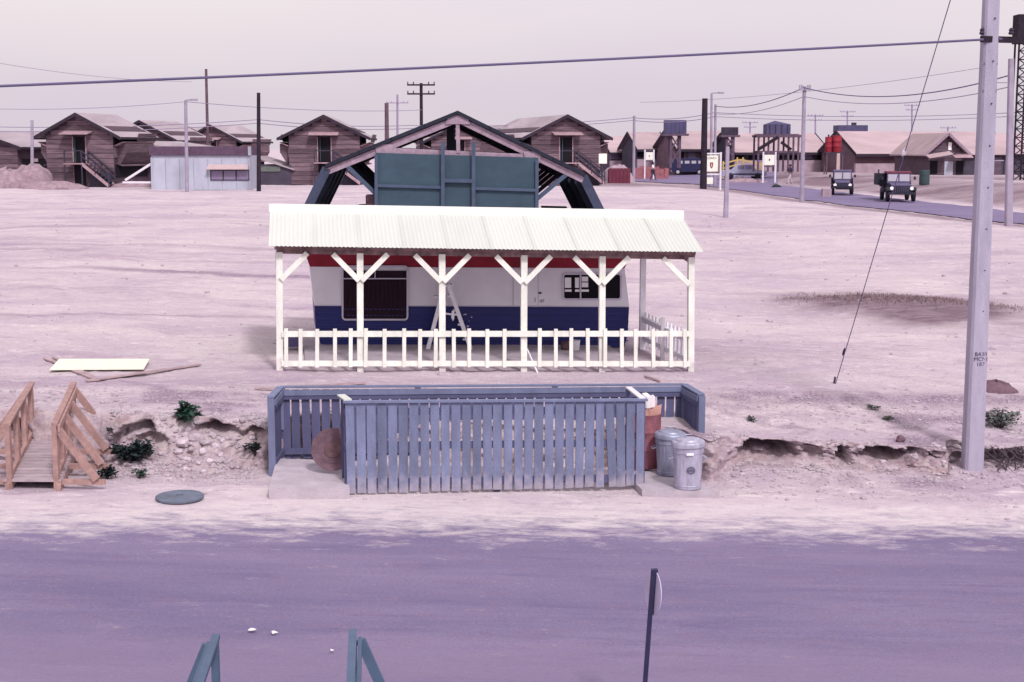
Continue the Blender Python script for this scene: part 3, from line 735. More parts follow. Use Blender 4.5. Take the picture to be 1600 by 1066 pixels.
# ---- tanks
def trestle(root, cx, Y, zt, zb, w, d, m='timber_frame', nleg=2, r=.13):
    for i in range(nleg):
        for y in (-d/2, d/2):
            x = -w/2 + w*i/(nleg-1); beam('leg', m, root, (cx+x, Y+y, zb), (cx+x, Y+y, zt), 2*r, 2*r, (0,1,0))
def tank_tower(label, x0, x1, yt, yb, yfoot, Y, m, cap=False):
    pl, pr = P(x0, yb, Y), P(x1, yb, Y); zt = P(x0, yt, Y).z; w = pr.x-pl.x; cx = (pl.x+pr.x)/2; zf = P(x0, yfoot, Y).z
    root = thing('water_tank', label, 'water tank', (cx, Y, zf))
    h = zt-pl.z; tk = MB().box((cx, Y, pl.z+h/2), (w, w*.8, h)).build('tank', m, root)
    for k in range(5): beam('tank_rib', m, root, (cx-w/2+w*(k+.5)/5, Y-w*.4-.03, pl.z+.05), (cx-w/2+w*(k+.5)/5, Y-w*.4-.03, zt-.05), .10, .06, (0,1,0))
    MB().box((cx, Y, pl.z-.12), (w*1.22, w*.95, .22)).build('platform', 'timber_frame', root)
    trestle(root, cx, Y, pl.z-.2, zf-.5, w*.42, w*.5)
    z0, z1 = zf, pl.z-.2
    for s in (-1, 1):
        beam('brace', 'timber_frame', root, (cx-s*w*.21, Y-w*.25-.1, z0), (cx+s*w*.21, Y-w*.25-.1, z0+(z1-z0)*.5), .1, .14)
        beam('brace', 'timber_frame', root, (cx-s*w*.21, Y-w*.25-.1, z0+(z1-z0)*.5), (cx+s*w*.21, Y-w*.25-.1, z1), .1, .14)
    return root
tank_tower('large blue-grey box tank raised on a timber tower left of the black pole', 1038, 1071, 188, 209, 255, 150, 'tank_blue')
t_ = tank_tower('small dark tank on a wide plank platform behind the big white sign', 1128, 1152, 199, 211, 245, 150, 'tank_dark')
# trestle with gabled tank
Y = 135; xa, xb = P(1182, 213, Y).x, P(1244, 213, Y).x; zt = P(1200, 213, Y).z; zf = P(1200, 260, Y).z; cxx = (xa+xb)/2
tr = thing('trestle_tank', 'purple-grey tank with peaked lid on a wide braced timber trestle', 'water tank', (cxx, Y, zf))
for i in range(5):
    x = xa+(xb-xa)*i/4
    for y in (-1.2, 1.2): beam('leg', 'timber_frame', tr, (x, Y+y, zf-.5), (x, Y+y, zt), .16, .16, (0,1,0))
for y in (-1.3, 1.3):
    beam('beam', 'timber_frame', tr, (xa-.2, Y+y, zt), (xb+.2, Y+y, zt), .16, .22)
    beam('beam', 'timber_frame', tr, (xa, Y+y, zt-1.45), (xb, Y+y, zt-1.45), .12, .16)
beam('brace', 'wood_pole_dark', tr, (xa, Y-1.42, zt-1.2), (cxx-.1, Y-1.42, zt-.1), .14, .3)
beam('brace', 'wood_pole_dark', tr, (cxx+.2, Y-1.42, zt-.55), (xb-.7, Y-1.42, zt-1.25), .14, .26)
for k in range(8): beam('plank', 'timber_frame', tr, (xa, Y-1.2+k*.34, zt+.16), (xb, Y-1.2+k*.34, zt+.16), .32, .07)
ta, tb = P(1195, 213, Y).x, P(1232, 213, Y).x; th = P(1200, 198, Y).z-zt
tk = MB().box(((ta+tb)/2, Y, zt+.2+th/2), (tb-ta, 1.9, th)).build('tank', 'tank_blue', tr)
mb = MB().add([(ta, Y-.95, zt+.2+th), (tb, Y-.95, zt+.2+th), (tb, Y+.95, zt+.2+th), (ta, Y+.95, zt+.2+th), ((ta+tb)/2-.2, Y, zt+.55+th)], [(0,1,4),(1,2,4),(2,3,4),(3,0,4),(3,2,1,0)]); mb.build('tank_lid', 'tank_blue', tr)
for i in range(4): beam('tank_rib', 'tank_dark', tr, (ta+(tb-ta)*(i+.5)/4, Y-.98, zt+.22), (ta+(tb-ta)*(i+.5)/4, Y-.98, zt+.2+th), .08, .06, (0,1,0))
# tank behind the long hall's ridge
Y = 170; pl, pr = P(1306, 207, Y), P(1351, 207, Y); zt = P(1306, 196, Y).z
tb_ = thing('roof_tank', 'flat dark tank showing above the ridge of the longest hall', 'water tank', ((pl.x+pr.x)/2, Y, hz(pl.x, Y)))
MB().box(((pl.x+pr.x)/2, Y, (pl.z+zt)/2), (pr.x-pl.x, 3, zt-pl.z)).build('tank', 'tank_blue', tb_)
block('hatch', 'tank_dark', tb_, ((pl.x+pr.x)/2+.4, Y, zt+.15), (.5, .5, .35))
for s in (-1, 1):
    for y in (-1, 1): x = (pl.x+pr.x)/2+s*1.4; beam('leg', 'timber_frame', tb_, (x, Y+y, hz(x, Y)-.3), (x, Y+y, pl.z), .2, .2, (0,1,0))

# ---- red drums on a stand before the hall
Y = 128; zt = P(1300, 212, Y).z; zb = P(1300, 238, Y).z; pc = P(1302, 262, Y); sc = FPX/Y
dr = thing('red_drum_stand', 'pair of bright red upright drums on a stand before the longest hall', 'drum stand', (pc.x, Y, pc.z))
for i, (px, r, yt) in enumerate(((1294, .30, 214), (1307, .42, 212))):
    p = P(px, 238, Y); h = P(px, yt, Y).z-p.z
    d_ = MB().lathe([(r*.97, 0), (r, .03), (r, h*.33), (r*1.05, h*.35), (r, h*.37), (r, h*.66), (r*1.05, h*.68), (r, h*.70), (r, h-.03), (r*.9, h)], 18, tuple(p)).build('drum', 'red_paint', dr, smooth=True)
    MB().lathe([(.08, 0), (.08, .18), (.05, .2)], 8, (p.x, p.y, p.z+h)).build('valve', 'tank_dark', d_)
block('platform', 'tank_dark', dr, (pc.x, Y, zb-.06), (1.7, 1.1, .12))
for s in (-1, 1):
    for y in (-.45, .45): beam('leg', 'far_wall', dr, (pc.x+s*.7, Y+y, pc.z-.6), (pc.x+s*.7, Y+y, zb-.1), .1, .1, (0,1,0))
beam('downpipe', 'shed_awning', dr, (pc.x+.3, Y-.5, pc.z-.5), (pc.x+.3, Y-.5, zb-.1), .28, .2, (0,1,0))

# ---- maroon box fence, red mesh piles
Y = 118; pl, pr = P(951, 281, Y), P(985, 281, Y); zt = P(951, 263, Y).z
mx_ = thing('maroon_bin', 'maroon slatted box beside the right barrack stairs', 'box', ((pl.x+pr.x)/2, Y, hz(pl.x, Y)))
zb = hz(pl.x, Y); wbin = pr.x-pl.x
for k in range(6): beam('slat', 'maroon_box', mx_, (pl.x+wbin*(k+.5)/6, Y, zb-.05), (pl.x+wbin*(k+.5)/6, Y, zt), wbin/6-.02, .06, (0,1,0))
MB().box(((pl.x+pr.x)/2, Y+.75, (zb+zt)/2-.05), (wbin-.05, 1.4, zt-zb-.12)).build('box_body', 'maroon_box', mx_)
heap('sandbag_heap', 'pale heap spilling over the top behind the maroon box', 'heap', base_at(966, 266, 124), 1.5, .8, 1.35, 'far_base', 21)
for i, (x0, x1, y0, y1, Y, lab) in enumerate(((990, 1045, 262, 275, 140, 'long reddish mesh barrier behind the walking white-shirted person'), (1000, 1030, 256, 263, 150, 'shorter reddish barrier farther back below the small white sign'))):
    rt = thing('red_barrier', lab, 'barrier', base_at((x0+x1)/2, y1, Y)); pl = base_at(x0, y1, Y); pr = base_at(x1, y1, Y); n = 8
    for k in range(n):
        a_ = pl.lerp(pr, (k+.04)/n); b_ = pl.lerp(pr, (k+.96)/n); h = 1.0+.12*random.random()
        MB().hull([a_, b_, b_+Vector((0, 0, h)), a_+Vector((0, 0, h+.05))], (0, .12, 0)).build('panel', 'red_mesh', rt)
# ---- yellow pipe rail
yr = thing('yellow_barrier', 'yellow pipe barrier rail running down behind the pale car', 'barrier', base_at(1150, 262, 140))
Y = 140; pts = [P(1130, 256, Y), P(1152, 250, Y), P(1161, 250, Y), P(1190, 258, Y)]
yr_z = [hz(p.x, Y) for p in pts]
for k in range(3):
    beam('rail', 'yellow_paint', yr, pts[k], pts[k+1], .12, .14); beam('rail', 'yellow_paint', yr, pts[k]-Vector((0,0,.45)), pts[k+1]-Vector((0,0,.45)), .1, .12)
for p in pts: beam('post', 'yellow_paint', yr, (p.x, p.y, hz(p.x, p.y)-.2), (p.x, p.y, p.z+.25), .13, .13, (0,1,0))

# ---- white signboards
def signboard(label, x0, x1, y0, y1, yfoot, Y, big=False, group='white signboards with a shield'):
    a_, b_ = P(x0, y1, Y), P(x1, y1, Y); zt = P(x0, y0, Y).z; cx = (a_.x+b_.x)/2; zf = min(hz(cx, Y), P(x0, yfoot, Y).z); w = b_.x-a_.x; h = zt-a_.z
    r = thing('signboard', label, 'sign', (cx, Y, hz(cx, Y)), 0, group)
    bd = MB().box((cx, Y, a_.z+h/2), (w, .08, h)).build('board', 'sign_white', r)
    for s in (-1, 1): beam('post', 'sign_frame', r, (cx+s*(w/2+.09), Y, zf-.3), (cx+s*(w/2+.09), Y, zt+.25), .14, .14, (0,1,0))
    for z in (zt+.14, a_.z-.12): beam('rail', 'sign_frame' if big else 'timber_frame', r, (cx-w/2, Y, z), (cx+w/2, Y, z), .10, .12)
    sw, shh = w*(.20 if big else .14), h*(.36 if big else .22); zc = a_.z+h*(.42 if big else .5)
    def shield(k, off, m):
        pts = [(-1, 1), (1, 1), (1, .1), (.72, -.5), (0, -1), (-.72, -.5), (-1, .1)]
        MB().hull([(cx+u*sw/2*k, Y-.045-off, zc+v*shh/2*k) for u, v in pts], (0, -.015, 0)).build('emblem', m, bd)
    if big:
        shield(1, 0, 'sign_text'); shield(.82, .018, 'sign_red')
        MB().box((cx, Y-.085, zc+.02), (sw*.16, .01, shh*.5)).build('emblem', 'sign_white', bd)
        lettering('USARV', 'sign_text', bd, (cx, Y-.05, a_.z+h*.84), h*.19)
        block('edge_strip', 'sign_text', r, (cx, Y-.06, a_.z+.04), (w, .05, .10)); block('edge_strip', 'sign_text', r, (cx+w/2-.06, Y-.062, a_.z+h*.5), (.09, .05, h*.98))  # dark strips along the bottom and right edges of the board
        MB().box((cx-w*.08, Y-.02, a_.z-.62), (w*.38, .06, .5)).build('lower_board', 'sign_white', r)
    else: shield(1, 0, 'sign_text')
    return r
signboard('largest white signboard, dark lettering over a red shield, beside the black pole', 1099, 1124, 243, 270, 286, 112, True)
signboard('small white signboard with a dark mark between the red barriers and the raised tank', 1009, 1020, 238, 250, 258, 140)
signboard('small white signboard standing before the trestle legs', 1194, 1210, 242, 258, 266, 128)
b_ = P(942, 250, 112)
hs = thing('hanging_sign', 'yellowish white plate on the corner of the right barrack', 'sign', b_, 0)
MB().box(tuple(P(942, 248, 109.5)), (.62, .06, .75)).build('plate', 'sign_white', hs)
beam('post', 'stair_dark', hs, P(941, 288, 109.6), P(941, 240, 109.6), .08, .08, (0,1,0))

# ================================================================== GABLED STEEL FRAME (behind the caravan)
CH = 56.0; KH = CH/35.2
PSH = R(3.2); NDH = Vector((-math.sin(PSH), math.cos(PSH), 0)); RDH = Vector((math.cos(PSH), math.sin(PSH), 0))
def hp(px, py, c=CH): d = ray(px, py); return O + d*(c/(d.x*NDH.x+d.y*NDH.y))
apex, eL, eR, fL, fR = hp(715, 180), hp(511, 263), hp(911, 276), hp(481, 325), hp(938, 330)
def drop(e, f):                                   # carry the splayed leg on to the ground
    d = (f-e); 
    for k in range(400):
        p = e + d*(1+k*.02)
        if p.z <= hz(p.x, p.y)-.1: return p
    return p
gL, gR = drop(eL, fL), drop(eR, fR)
tL, tR = hp(600, 236), hp(832, 247)
kL0, kL1, kR0, kR1 = hp(540, 257), hp(588, 304), hp(893, 266), hp(838, 312)
hg = thing('gable_hangar', 'open gabled steel frame with dark blue green panel wall standing behind the veranda', 'frame building', ((gL+gR)/2))
NF, SP = 5, 2.9
for i in range(NF):
    o_ = NDH*(SP*i); fm = 'raw_lumber' if i == 0 else 'hangar_sheet'
    beam('rafter', fm, hg, apex+o_-Vector((0,0,.10*KH)), eL+o_-Vector((0,0,.08*KH)), .10*KH, .155*KH)
    beam('rafter', fm, hg, apex+o_-Vector((0,0,.10*KH)), eR+o_-Vector((0,0,.08*KH)), .10*KH, .155*KH)
    beam('leg', 'hangar_steel', hg, eL+o_, gL+o_, .10*KH, .22*KH, (1,0,0)); beam('leg', 'hangar_steel', hg, eR+o_, gR+o_, .10*KH, .22*KH, (1,0,0))
    beam('knee_brace', 'hangar_stiff' if i == 0 else 'hangar_sheet', hg, kL0+o_, kL1+o_, .09*KH, .10*KH); beam('knee_brace', 'hangar_stiff' if i == 0 else 'hangar_sheet', hg, kR0+o_, kR1+o_, .09*KH, .10*KH)
    if i in (0, NF-1): beam('tie_beam', fm, hg, tL+o_*1.0+Vector((0,0,.02)), tR+o_+Vector((0,0,.02)), .10*KH, .15*KH)
    if i == 0:
        beam('king_post', 'raw_lumber', hg, apex-Vector((0,0,.15)), (tL+tR)/2+Vector((0,0,.05)), .09*KH, .14*KH, (0,1,0))
# gusset plates
for q in ((apex, .55), (tL, .42), (tR, .42)):
    p = q[0]-NDH*.09*KH; k = q[1]*KH
    MB().hull([p+RDH*-k*.55+Vector((0,0,-.22*KH if q[0] is apex else .16*KH)), p+RDH*k*.55+Vector((0,0,-.22*KH if q[0] is apex else .16*KH)), p+RDH*k*.4+Vector((0,0,-.02 if q[0] is apex else -.12*KH)), p+RDH*-k*.4+Vector((0,0,-.02 if q[0] is apex else -.12*KH))], NDH*.03).build('gusset', 'raw_lumber', hg)
D_ = NDH*(SP*(NF-1)+.3)
th = Vector((0,0,.15))
for (e, g) in ((eL, gL), (eR, gR)):
    for i in range(4):                                       # roof sheets, eave to ridge, then side sheets
        a_, b_ = apex.lerp(e, i/4), apex.lerp(e, (i+1)/4+.01)
        off = -NDH*.22 + Vector((0,0,.02+.004*i))
        MB().hull([a_+off, b_+off, b_+off+D_, a_+off+D_], th).build('roof_sheet', 'hangar_sheet', hg)
    sgn = -1 if e is eL else 1
    for i in range(3):
        a_, b_ = e.lerp(g, i/3), e.lerp(g, (i+1)/3)
        off = RDH*(sgn*.12) - NDH*.02
        MB().hull([a_+off, b_+off, b_+off+D_, a_+off+D_], RDH*(sgn*.03)).build('side_sheet', 'hangar_sheet', hg)
# wall of panels in the first bay
wl, wr = 587, 841; cw = CH-.2
for i in range(3):
    for j in range(3):
        xa, xb = [587, 692, 740, 841][i], [587, 692, 740, 841][i+1]
        ya, yb = [239, 290, 325][j], [290, 325, 362][j] 
        A = [hp(xa+.1, ya+(xa-587)*.03, cw), hp(xb-.1, ya+(xb-587)*.03, cw), hp(xb-.1, yb-.1+(xb-587)*.03, cw), hp(xa+.1, yb-.1+(xa-587)*.03, cw)]
        MB().hull(A, NDH*.05).build('panel', 'hangar_panel', hg)
for px in (692, 740): beam('stiffener', 'hangar_stiff', hg, hp(px, 222, cw-.14), hp(px, 366, cw-.14), .09*KH, .07*KH, (0,1,0))
beam('stiffener', 'hangar_stiff', hg, hp(692, 282, cw-.15), hp(740, 283, cw-.15), .06*KH, .09*KH)
beam('stiffener', 'hangar_stiff', hg, hp(588, 290, cw-.08), hp(690, 293, cw-.08), .05*KH, .07*KH); beam('stiffener', 'hangar_stiff', hg, hp(742, 294.5, cw-.08), hp(840, 297.5, cw-.08), .05*KH, .07*KH)
beam('stiffener', 'hangar_stiff', hg, hp(588, 241, cw-.08), hp(588, 364, cw-.08), .08*KH, .06*KH, (0,1,0)); beam('stiffener', 'hangar_stiff', hg, hp(839, 250, cw-.08), hp(839, 364, cw-.08), .08*KH, .06*KH, (0,1,0))
MB().hull([hp(698, 190, CH+1.2), hp(711, 188, CH+1.2), hp(711, 236, CH+1.2), hp(698, 236, CH+1.2)], NDH*.1).build('vent_board', 'hangar_sheet', hg)
# things standing at the frame's foot, just showing over the veranda roof
p = hp(583, 330, CH+.8); p.z = hz(p.x, p.y); zt_ = hp(583, 306, CH+.8).z-p.z; tag(MB().lathe([(.27, 0), (.29, .02), (.29, zt_*.5), (.31, zt_*.52), (.29, zt_*.54), (.29, zt_), (.25, zt_+.04), (.25, zt_+.05)], 16, tuple(p)).build('drum', 'rust_disc', None, smooth=True), 'small brown drum at the left edge of the dark panel wall', 'drum')
lt = thing('plank_stack', 'dark planks on trestles left of the panel wall above the veranda roof', 'planks', hp(560, 330, CH+2))
for k in range(3): beam('plank', 'hangar_sheet', lt, hp(545+k*8, 325-k*2.2, CH+2+.15*k), hp(586, 324-k*2.2, CH+2+.15*k), .5, .06)
for px in (552, 580):
    p = hp(px, 325, CH+2.1); beam('leg', 'hangar_sheet', lt, (p.x, p.y, hz(p.x, p.y)-.05), p-Vector((0,0,.03)), .1, .1, (0,1,0))
lt = thing('plank_stack', 'dark planks on trestles right of the panel wall above the veranda roof', 'planks', hp(865, 332, CH+2))
for k in range(2): beam('plank', 'hangar_sheet', lt, hp(846, 323+k*3, CH+2+.15*k), hp(885, 324+k*3, CH+2+.15*k), .5, .06)
for px in (850, 878):
    p = hp(px, 329, CH+2.1); beam('leg', 'hangar_sheet', lt, (p.x, p.y, hz(p.x, p.y)-.05), p-Vector((0,0,.03)), .1, .1, (0,1,0))

# ================================================================== VERANDA
CV, CB = 25.75, 28.25
postx = [437, 563, 691, 818, 940, 1079]
basey = [581, 584, 583, 586, 584, 585]
beam_y = lambda px: 394 + (px-437)*.0125
vr = thing('veranda', 'cream painted timber veranda with corrugated roof and picket railing before the caravan', 'veranda', PC(760, 585, CV+1.2))
PB = []
for i, px in enumerate(postx):
    top = PC(px-(.5 if i < 3 else -.8), beam_y(px), CV); bot = PC(px, basey[i], CV)
    g = hz(bot.x, bot.y); bot = Vector((bot.x, bot.y, min(bot.z, g)-.06)); PB.append((bot, top))
    beam('post', 'cream_post', vr, bot, top, .115, .10, ND)
    d = RD*.5
    for s in (-1, 1):
        if (i == 0 and s < 0) or (i == 5 and s > 0): continue
        a_ = PC(px+s*2, beam_y(px)+43, CV-.07); b_ = PC(px+s*43, beam_y(px)+1.5, CV-.07)
        beam('brace', 'cream_paint', vr, a_, b_, .05, .095)
# eave beam (bare wood) and roof
beam('eave_beam', 'bare_beam', vr, PC(432, 391, CV+.02), PC(1085, 400.5, CV+.02), .09, .12)
def back_pt(px, py): return PC(px, py, CB)
# rear posts, rear beam
rear = []
for px, py in ((438, 545), (640, 545), (840, 547), (1003, 548)):
    bt = back_pt(px, py); bt = Vector((bt.x, bt.y, hz(bt.x, bt.y)-.06)); tp = Vector((bt.x, bt.y, 3.36-.028*(bt.x+4)))
    if px in (438, 1003): beam('post', 'ladder_white', vr, bt, tp, .11, .10, ND)
    rear.append((bt, tp))
for s in (-1, 1):
    b0 = rear[3][1]-Vector((0,0,.48)); beam('brace', 'raw_lumber', vr, b0, b0+RD*(s*.36)+Vector((0,0,.40)), .05, .08)
beam('rear_beam', 'bare_beam', vr, rear[0][1]-RD*.1, rear[3][1]+RD*.5, .08, .14)
# side beams
for (b0, t0), (b1, t1) in ((PB[0], rear[0]), (PB[5], rear[3])):
    beam('side_beam', 'bare_beam', vr, t0-Vector((0,0,.05)), t1-Vector((0,0,.06)), .07, .12)
a0, a1 = PC(419.5, 386, CV-.28), PC(1099, 395.5, CV-.28)
r0, r1 = PC(422, 333, CB+.35), PC(1067, 343, CB+.35)
NS = 10; pitch = .0762
for k in range(NS):
    ta, tb = k/NS, (k+1)/NS+(.004 if k < NS-1 else 0)
    A0, A1, B0, B1 = a0.lerp(a1, ta), a0.lerp(a1, tb), r0.lerp(r1, ta), r0.lerp(r1, tb)
    wid = (A1-A0).length; nw = max(8, round(wid/pitch)*8); nn = (A1-A0).cross(B0-A0).normalized()
    if nn.z < 0: nn = -nn
    vs_, fs_ = [], []
    for j in range(3):
        for i in range(nw+1):
            p = A0.lerp(A1, i/nw).lerp(B0.lerp(B1, i/nw), j/2)
            p = p + nn*(.006*math.cos(2*math.pi*i/8) + .001*(k % 2) + .02)
            vs_.append(p)
    for j in range(2):
        for i in range(nw): fs_.append((j*(nw+1)+i, j*(nw+1)+i+1, (j+1)*(nw+1)+i+1, (j+1)*(nw+1)+i))
    m_ = len(vs_); vs_ += [p-nn*.004 for p in vs_]; fs_ += [tuple(q+m_ for q in f[::-1]) for f in fs_]
    for i in range(nw): fs_.append((i+1, i, i+m_, i+1+m_))
    me = MB().add(vs_, fs_); ob = me.build('roof_sheet', 'roof_white', vr, smooth=False)
beam('ridge_board', 'ridge_cream', vr, r0-RD*.02+Vector((0,0,.10))+ND*.02, r1+RD*.02+Vector((0,0,.10))+ND*.02, .05, .17)
for k in range(7):
    t = k/6; beam('purlin', 'bare_beam', vr, a0.lerp(r0, .08+.14*k)-Vector((0,0,.06))+RD*.1, a1.lerp(r1, .08+.14*k)-Vector((0,0,.06))-RD*.12, .06, .07)
# picket railing on the front
for ya, yb, hh in ((522, 521.5, .105), (568, 568.5, .10)):
    beam('rail', 'cream_paint', vr, PC(440, ya, CV-.075), PC(1078, yb, CV-.075), .04, hh)
pk = [448, 470, 495, 523, 547, 571, 600, 631, 656, 680, 709, 734, 762, 788, 843, 868, 892, 919, 945, 971, 993, 1021, 1049, 1071]
for px in pk:
    px = px+random.uniform(-.8, .8); j = random.uniform(-.5, .5)
    beam('picket', 'cream_paint', vr, PC(px, 574+j, CV-.112), PC(px+random.uniform(-.8, .8), 514+j*1.6, CV-.112), .068, .032, ND)
# right-hand side railing
for k, z in ((0, .12), (1, .62)):
    f0 = PB[5][0]+Vector((0,0,.06+.13+z*.75+.02)); b0 = rear[3][0]+Vector((0,0,.06+.13+z*.75+.02))
    beam('side_rail', 'ladder_white', vr, f0, b0, .04, .09)
    if k: beam('side_rail', 'ladder_white', vr, f0+Vector((0,0,.05)), b0+Vector((0,0,.05)), .09, .03)
for k in range(13):
    t = (k+.6)/13.2; p = PB[5][0].lerp(rear[3][0], t)+Vector((0,0,.06))+RD*.03
    beam('side_picket', 'ladder_white', vr, p+Vector((0,0,.14)), p+Vector((0,0,.78)), .055, .03, RD)
p = PB[5][0].lerp(rear[3][0], .5)+RD*-.06; beam('post', 'sign_frame', vr, p-Vector((0,0,.02)), p+Vector((0,0,.93)), .08, .08, (0,1,0))
# concrete patio under it
q = [PC(455, 563, CV+.75), PC(975, 566, CV+.75)]
pa = [Vector((PB[0][0].x+.35, PB[0][0].y+.8, 0)), Vector((PB[4][0].x+.6, PB[4][0].y+.9, 0))]
pts = [pa[0], pa[1], pa[1]+ND*2.3, pa[0]+ND*2.3]
pts = [Vector((p.x, p.y, hz(p.x, p.y)+.07)) for p in pts]
tag(MB().hull(pts, (0, 0, -.3)).build('patio', 'concrete', None), kind='structure')

# ================================================================== CARAVAN
CT = 28.35
cv = thing('caravan', 'white and navy caravan with dark red top parked behind the veranda', 'caravan', PC(735, 552, CT+1.1))
def tp(px, py, off=0): return PC(px, py, CT+off)
DT = ND*2.25
MB().hull([tp(484, 417), tp(976, 419.5), tp(983, 479), tp(491, 477)], DT).build('upper_body', 'trailer_white', cv)
MB().hull([tp(491, 477.4), tp(983, 479.4), tp(981, 521), tp(976, 542), tp(503, 541), tp(494, 520)], DT).build('lower_body', 'trailer_blue', cv)
MB().hull([tp(474, 388, -.12), tp(989, 392, -.12), tp(976, 419, .0), tp(484, 416.6, .0)], DT).build('red_band', 'trailer_red', cv)
MB().hull([tp(474, 388, -.12)+Vector((0,0,.01)), tp(989, 392, -.12)+Vector((0,0,.01)), tp(985, 382, .3), tp(480, 378, .3)], DT-ND*.4).build('roof', 'roof_white', cv)
for k in range(6):                                            # pressed ribs of the blue skirt
    y = 483+k*9.6; beam('rib', 'trailer_blue', cv, tp(492+k*.6, y, -.012), tp(982-k*.2, y+1.5, -.012), .05, .024)
beam('belt_trim', 'window_trim', cv, tp(491, 477.2, -.015), tp(983, 479.2, -.015), .03, .018)
for x in (802, 841): beam('door_seam', 'window_trim', cv, tp(x, 420, -.01), tp(x, 478, -.01), .014, .015, ND)
MB().hull([tp(802.8, 420.5, -.012), tp(840.4, 420.7, -.012), tp(840.4, 477, -.012), tp(802.8, 476.8, -.012)], ND*.02).build('door', 'trailer_white', cv)
hd = MB().box(tuple(tp(844, 458, -.03)), (.05, .05, .03)).build('door_handle', 'tank_dark', cv)
def rounded_frame(x0, y0, x1, y1, r, wpx, off, m, name, parent):
    def ring(k):
        pts = []
        for cxp, cyp, a0_ in ((x1-r, y0+r, -90), (x1-r, y1-r, 0), (x0+r, y1-r, 90), (x0+r, y0+r, 180)):
            for s in range(5):
                q_ = R(a0_+s*22.5); rr = r-k; pts.append(tp(cxp+rr*math.cos(q_), cyp+rr*math.sin(q_), off))
        return pts
    o_, i_ = ring(0), ring(wpx); n = len(o_); mb = MB()
    vs = o_+i_+[p+ND*.04 for p in o_]+[p+ND*.04 for p in i_]
    fs = []
    for i in range(n):
        j = (i+1) % n; fs += [(i, j, n+j, n+i), (i, 2*n+i, 2*n+j, j), (n+i, n+j, 3*n+j, 3*n+i)]
    return mb.add(vs, fs).build(name, m, parent)
w1 = MB().hull([tp(536, 423, -.036), tp(636, 423.5, -.036), tp(636, 498, -.036), tp(536, 498, -.036)], ND*.02).build('window', 'maroon_curtain', cv)
rounded_frame(534, 415, 638, 501, 6, 2.6, -.056, 'window_trim', 'frame', w1)
beam('glazing_bar', 'window_trim', w1, tp(536, 435.5, -.056), tp(636, 435.5, -.056), .025, .022)
beam('glazing_bar', 'window_trim', w1, tp(586, 423, -.056), tp(586, 435, -.056), .02, .02, ND)
for x in np.linspace(541, 632, 14): beam('curtain_fold', 'maroon_curtain', w1, tp(x, 437, -.048), tp(x, 497, -.048), .03, .02, ND)
w2 = MB().hull([tp(881, 429, -.012), tp(970, 429.5, -.012), tp(970, 467, -.012), tp(881, 467, -.012)], ND*.02).build('window', 'dark_opening', cv)
rounded_frame(878.5, 426.5, 972, 469.5, 6, 3.0, -.03, 'window_trim', 'frame', w2)
beam('glazing_bar', 'window_trim', w2, tp(907, 428, -.035), tp(907, 469, -.035), .03, .025, ND)
for (x0, y0, x1, y1) in ((882.5, 434, 892.5, 450), (898.5, 434, 905, 450), (909, 432.5, 919, 440), (909, 441.5, 919, 449), (882.5, 452.5, 893, 456), (898.5, 452.5, 920, 456)):
    MB().hull([tp(x0, y0, -.02), tp(x1, y0, -.02), tp(x1, y1, -.02), tp(x0, y1, -.02)], ND*.01).build('painted_daylight', 'lamp_white', w2)  # white plates on the near glass stand for daylight through the far panes
lettering('1', 'stencil', cv, tuple(tp(836, 469, -.016)), .13, PSI); lettering('67', 'stencil', cv, tuple(tp(847.5, 470.5, -.016)), .085, PSI)
MB().box(tuple(tp(740, 545, 1.0)), (5.6, .3, .18), None).build('chassis', 'dark_under', cv)
for px in (640, 690):
    p = tp(px, 549, .25); g = hz(p.x, p.y)+.07
    wl = MB().tube([(p.x, p.y, g+.32), tuple(Vector((p.x, p.y, g+.32))+ND*.2)], .32, 20).build('wheel', 'black_rubber', cv)
for px in (520, 590, 800, 900, 965):
    for off in (.2, 1.9):
        p = tp(px, 545, off); block('jack', 'dark_under', cv, (p.x, p.y, hz(p.x, p.y)+.18), (.18, .18, .42))
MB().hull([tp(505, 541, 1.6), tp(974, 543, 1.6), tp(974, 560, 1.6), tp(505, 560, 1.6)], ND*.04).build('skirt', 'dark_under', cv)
# paint splashes on the skirt beside the ladder
for (px, py, r) in ((727, 492, .05), (733, 503, .035), (731, 510, .04), (744, 518, .05), (737, 496, .02)):
    p = tp(px, py, -.008); n = 8
    MB().hull([p+RD*(r*random.uniform(.5, 1.2)*math.cos(2*math.pi*i/n))+Vector((0,0,r*random.uniform(.3, .7)*math.sin(2*math.pi*i/n))) for i in range(n)], ND*.004).build('scuff', 'window_trim', cv)

# stepladder
sl = thing('stepladder', 'white wooden stepladder standing open in front of the caravan', 'stepladder', PC(703, 553, CT-.5))
cs = CT-.55
for (a_, b_) in (((700, 444), (738, 553)), ((694, 447), (666, 556))):
    for off in (0, .38):
        beam('leg', 'ladder_white', sl, PC(*a_, cs+off*.8), PC(b_[0], b_[1]-off*6, cs+off), .075, .035, ND)
beam('top_step', 'ladder_white', sl, PC(688, 445, cs+.15), PC(706, 445, cs+.15), .36, .03)
for k, (xa, ya) in enumerate(((704, 463), (712, 486), (720, 508), (728, 531))):
    beam('step', 'ladder_white', sl, PC(xa, ya, cs), PC(xa, ya-2, cs+.38), .12, .025)
beam('spreader', 'ladder_white', sl, PC(684, 489, cs-.02), PC(715, 492, cs-.02), .03, .035)
rag = MB().hull([PC(706, 486, cs-.05), PC(710, 485, cs-.05), PC(710, 497, cs-.05), PC(708, 502, cs-.05), PC(705, 496, cs-.05)], ND*.02).build('rag', 'ladder_white', sl)
tag(beam('paint_shelf', 'sign_frame', None, PC(677, 463, cs+.1), PC(690, 464, cs+.1), .2, .03), 'narrow white shelf board sticking out left of the stepladder', 'shelf')
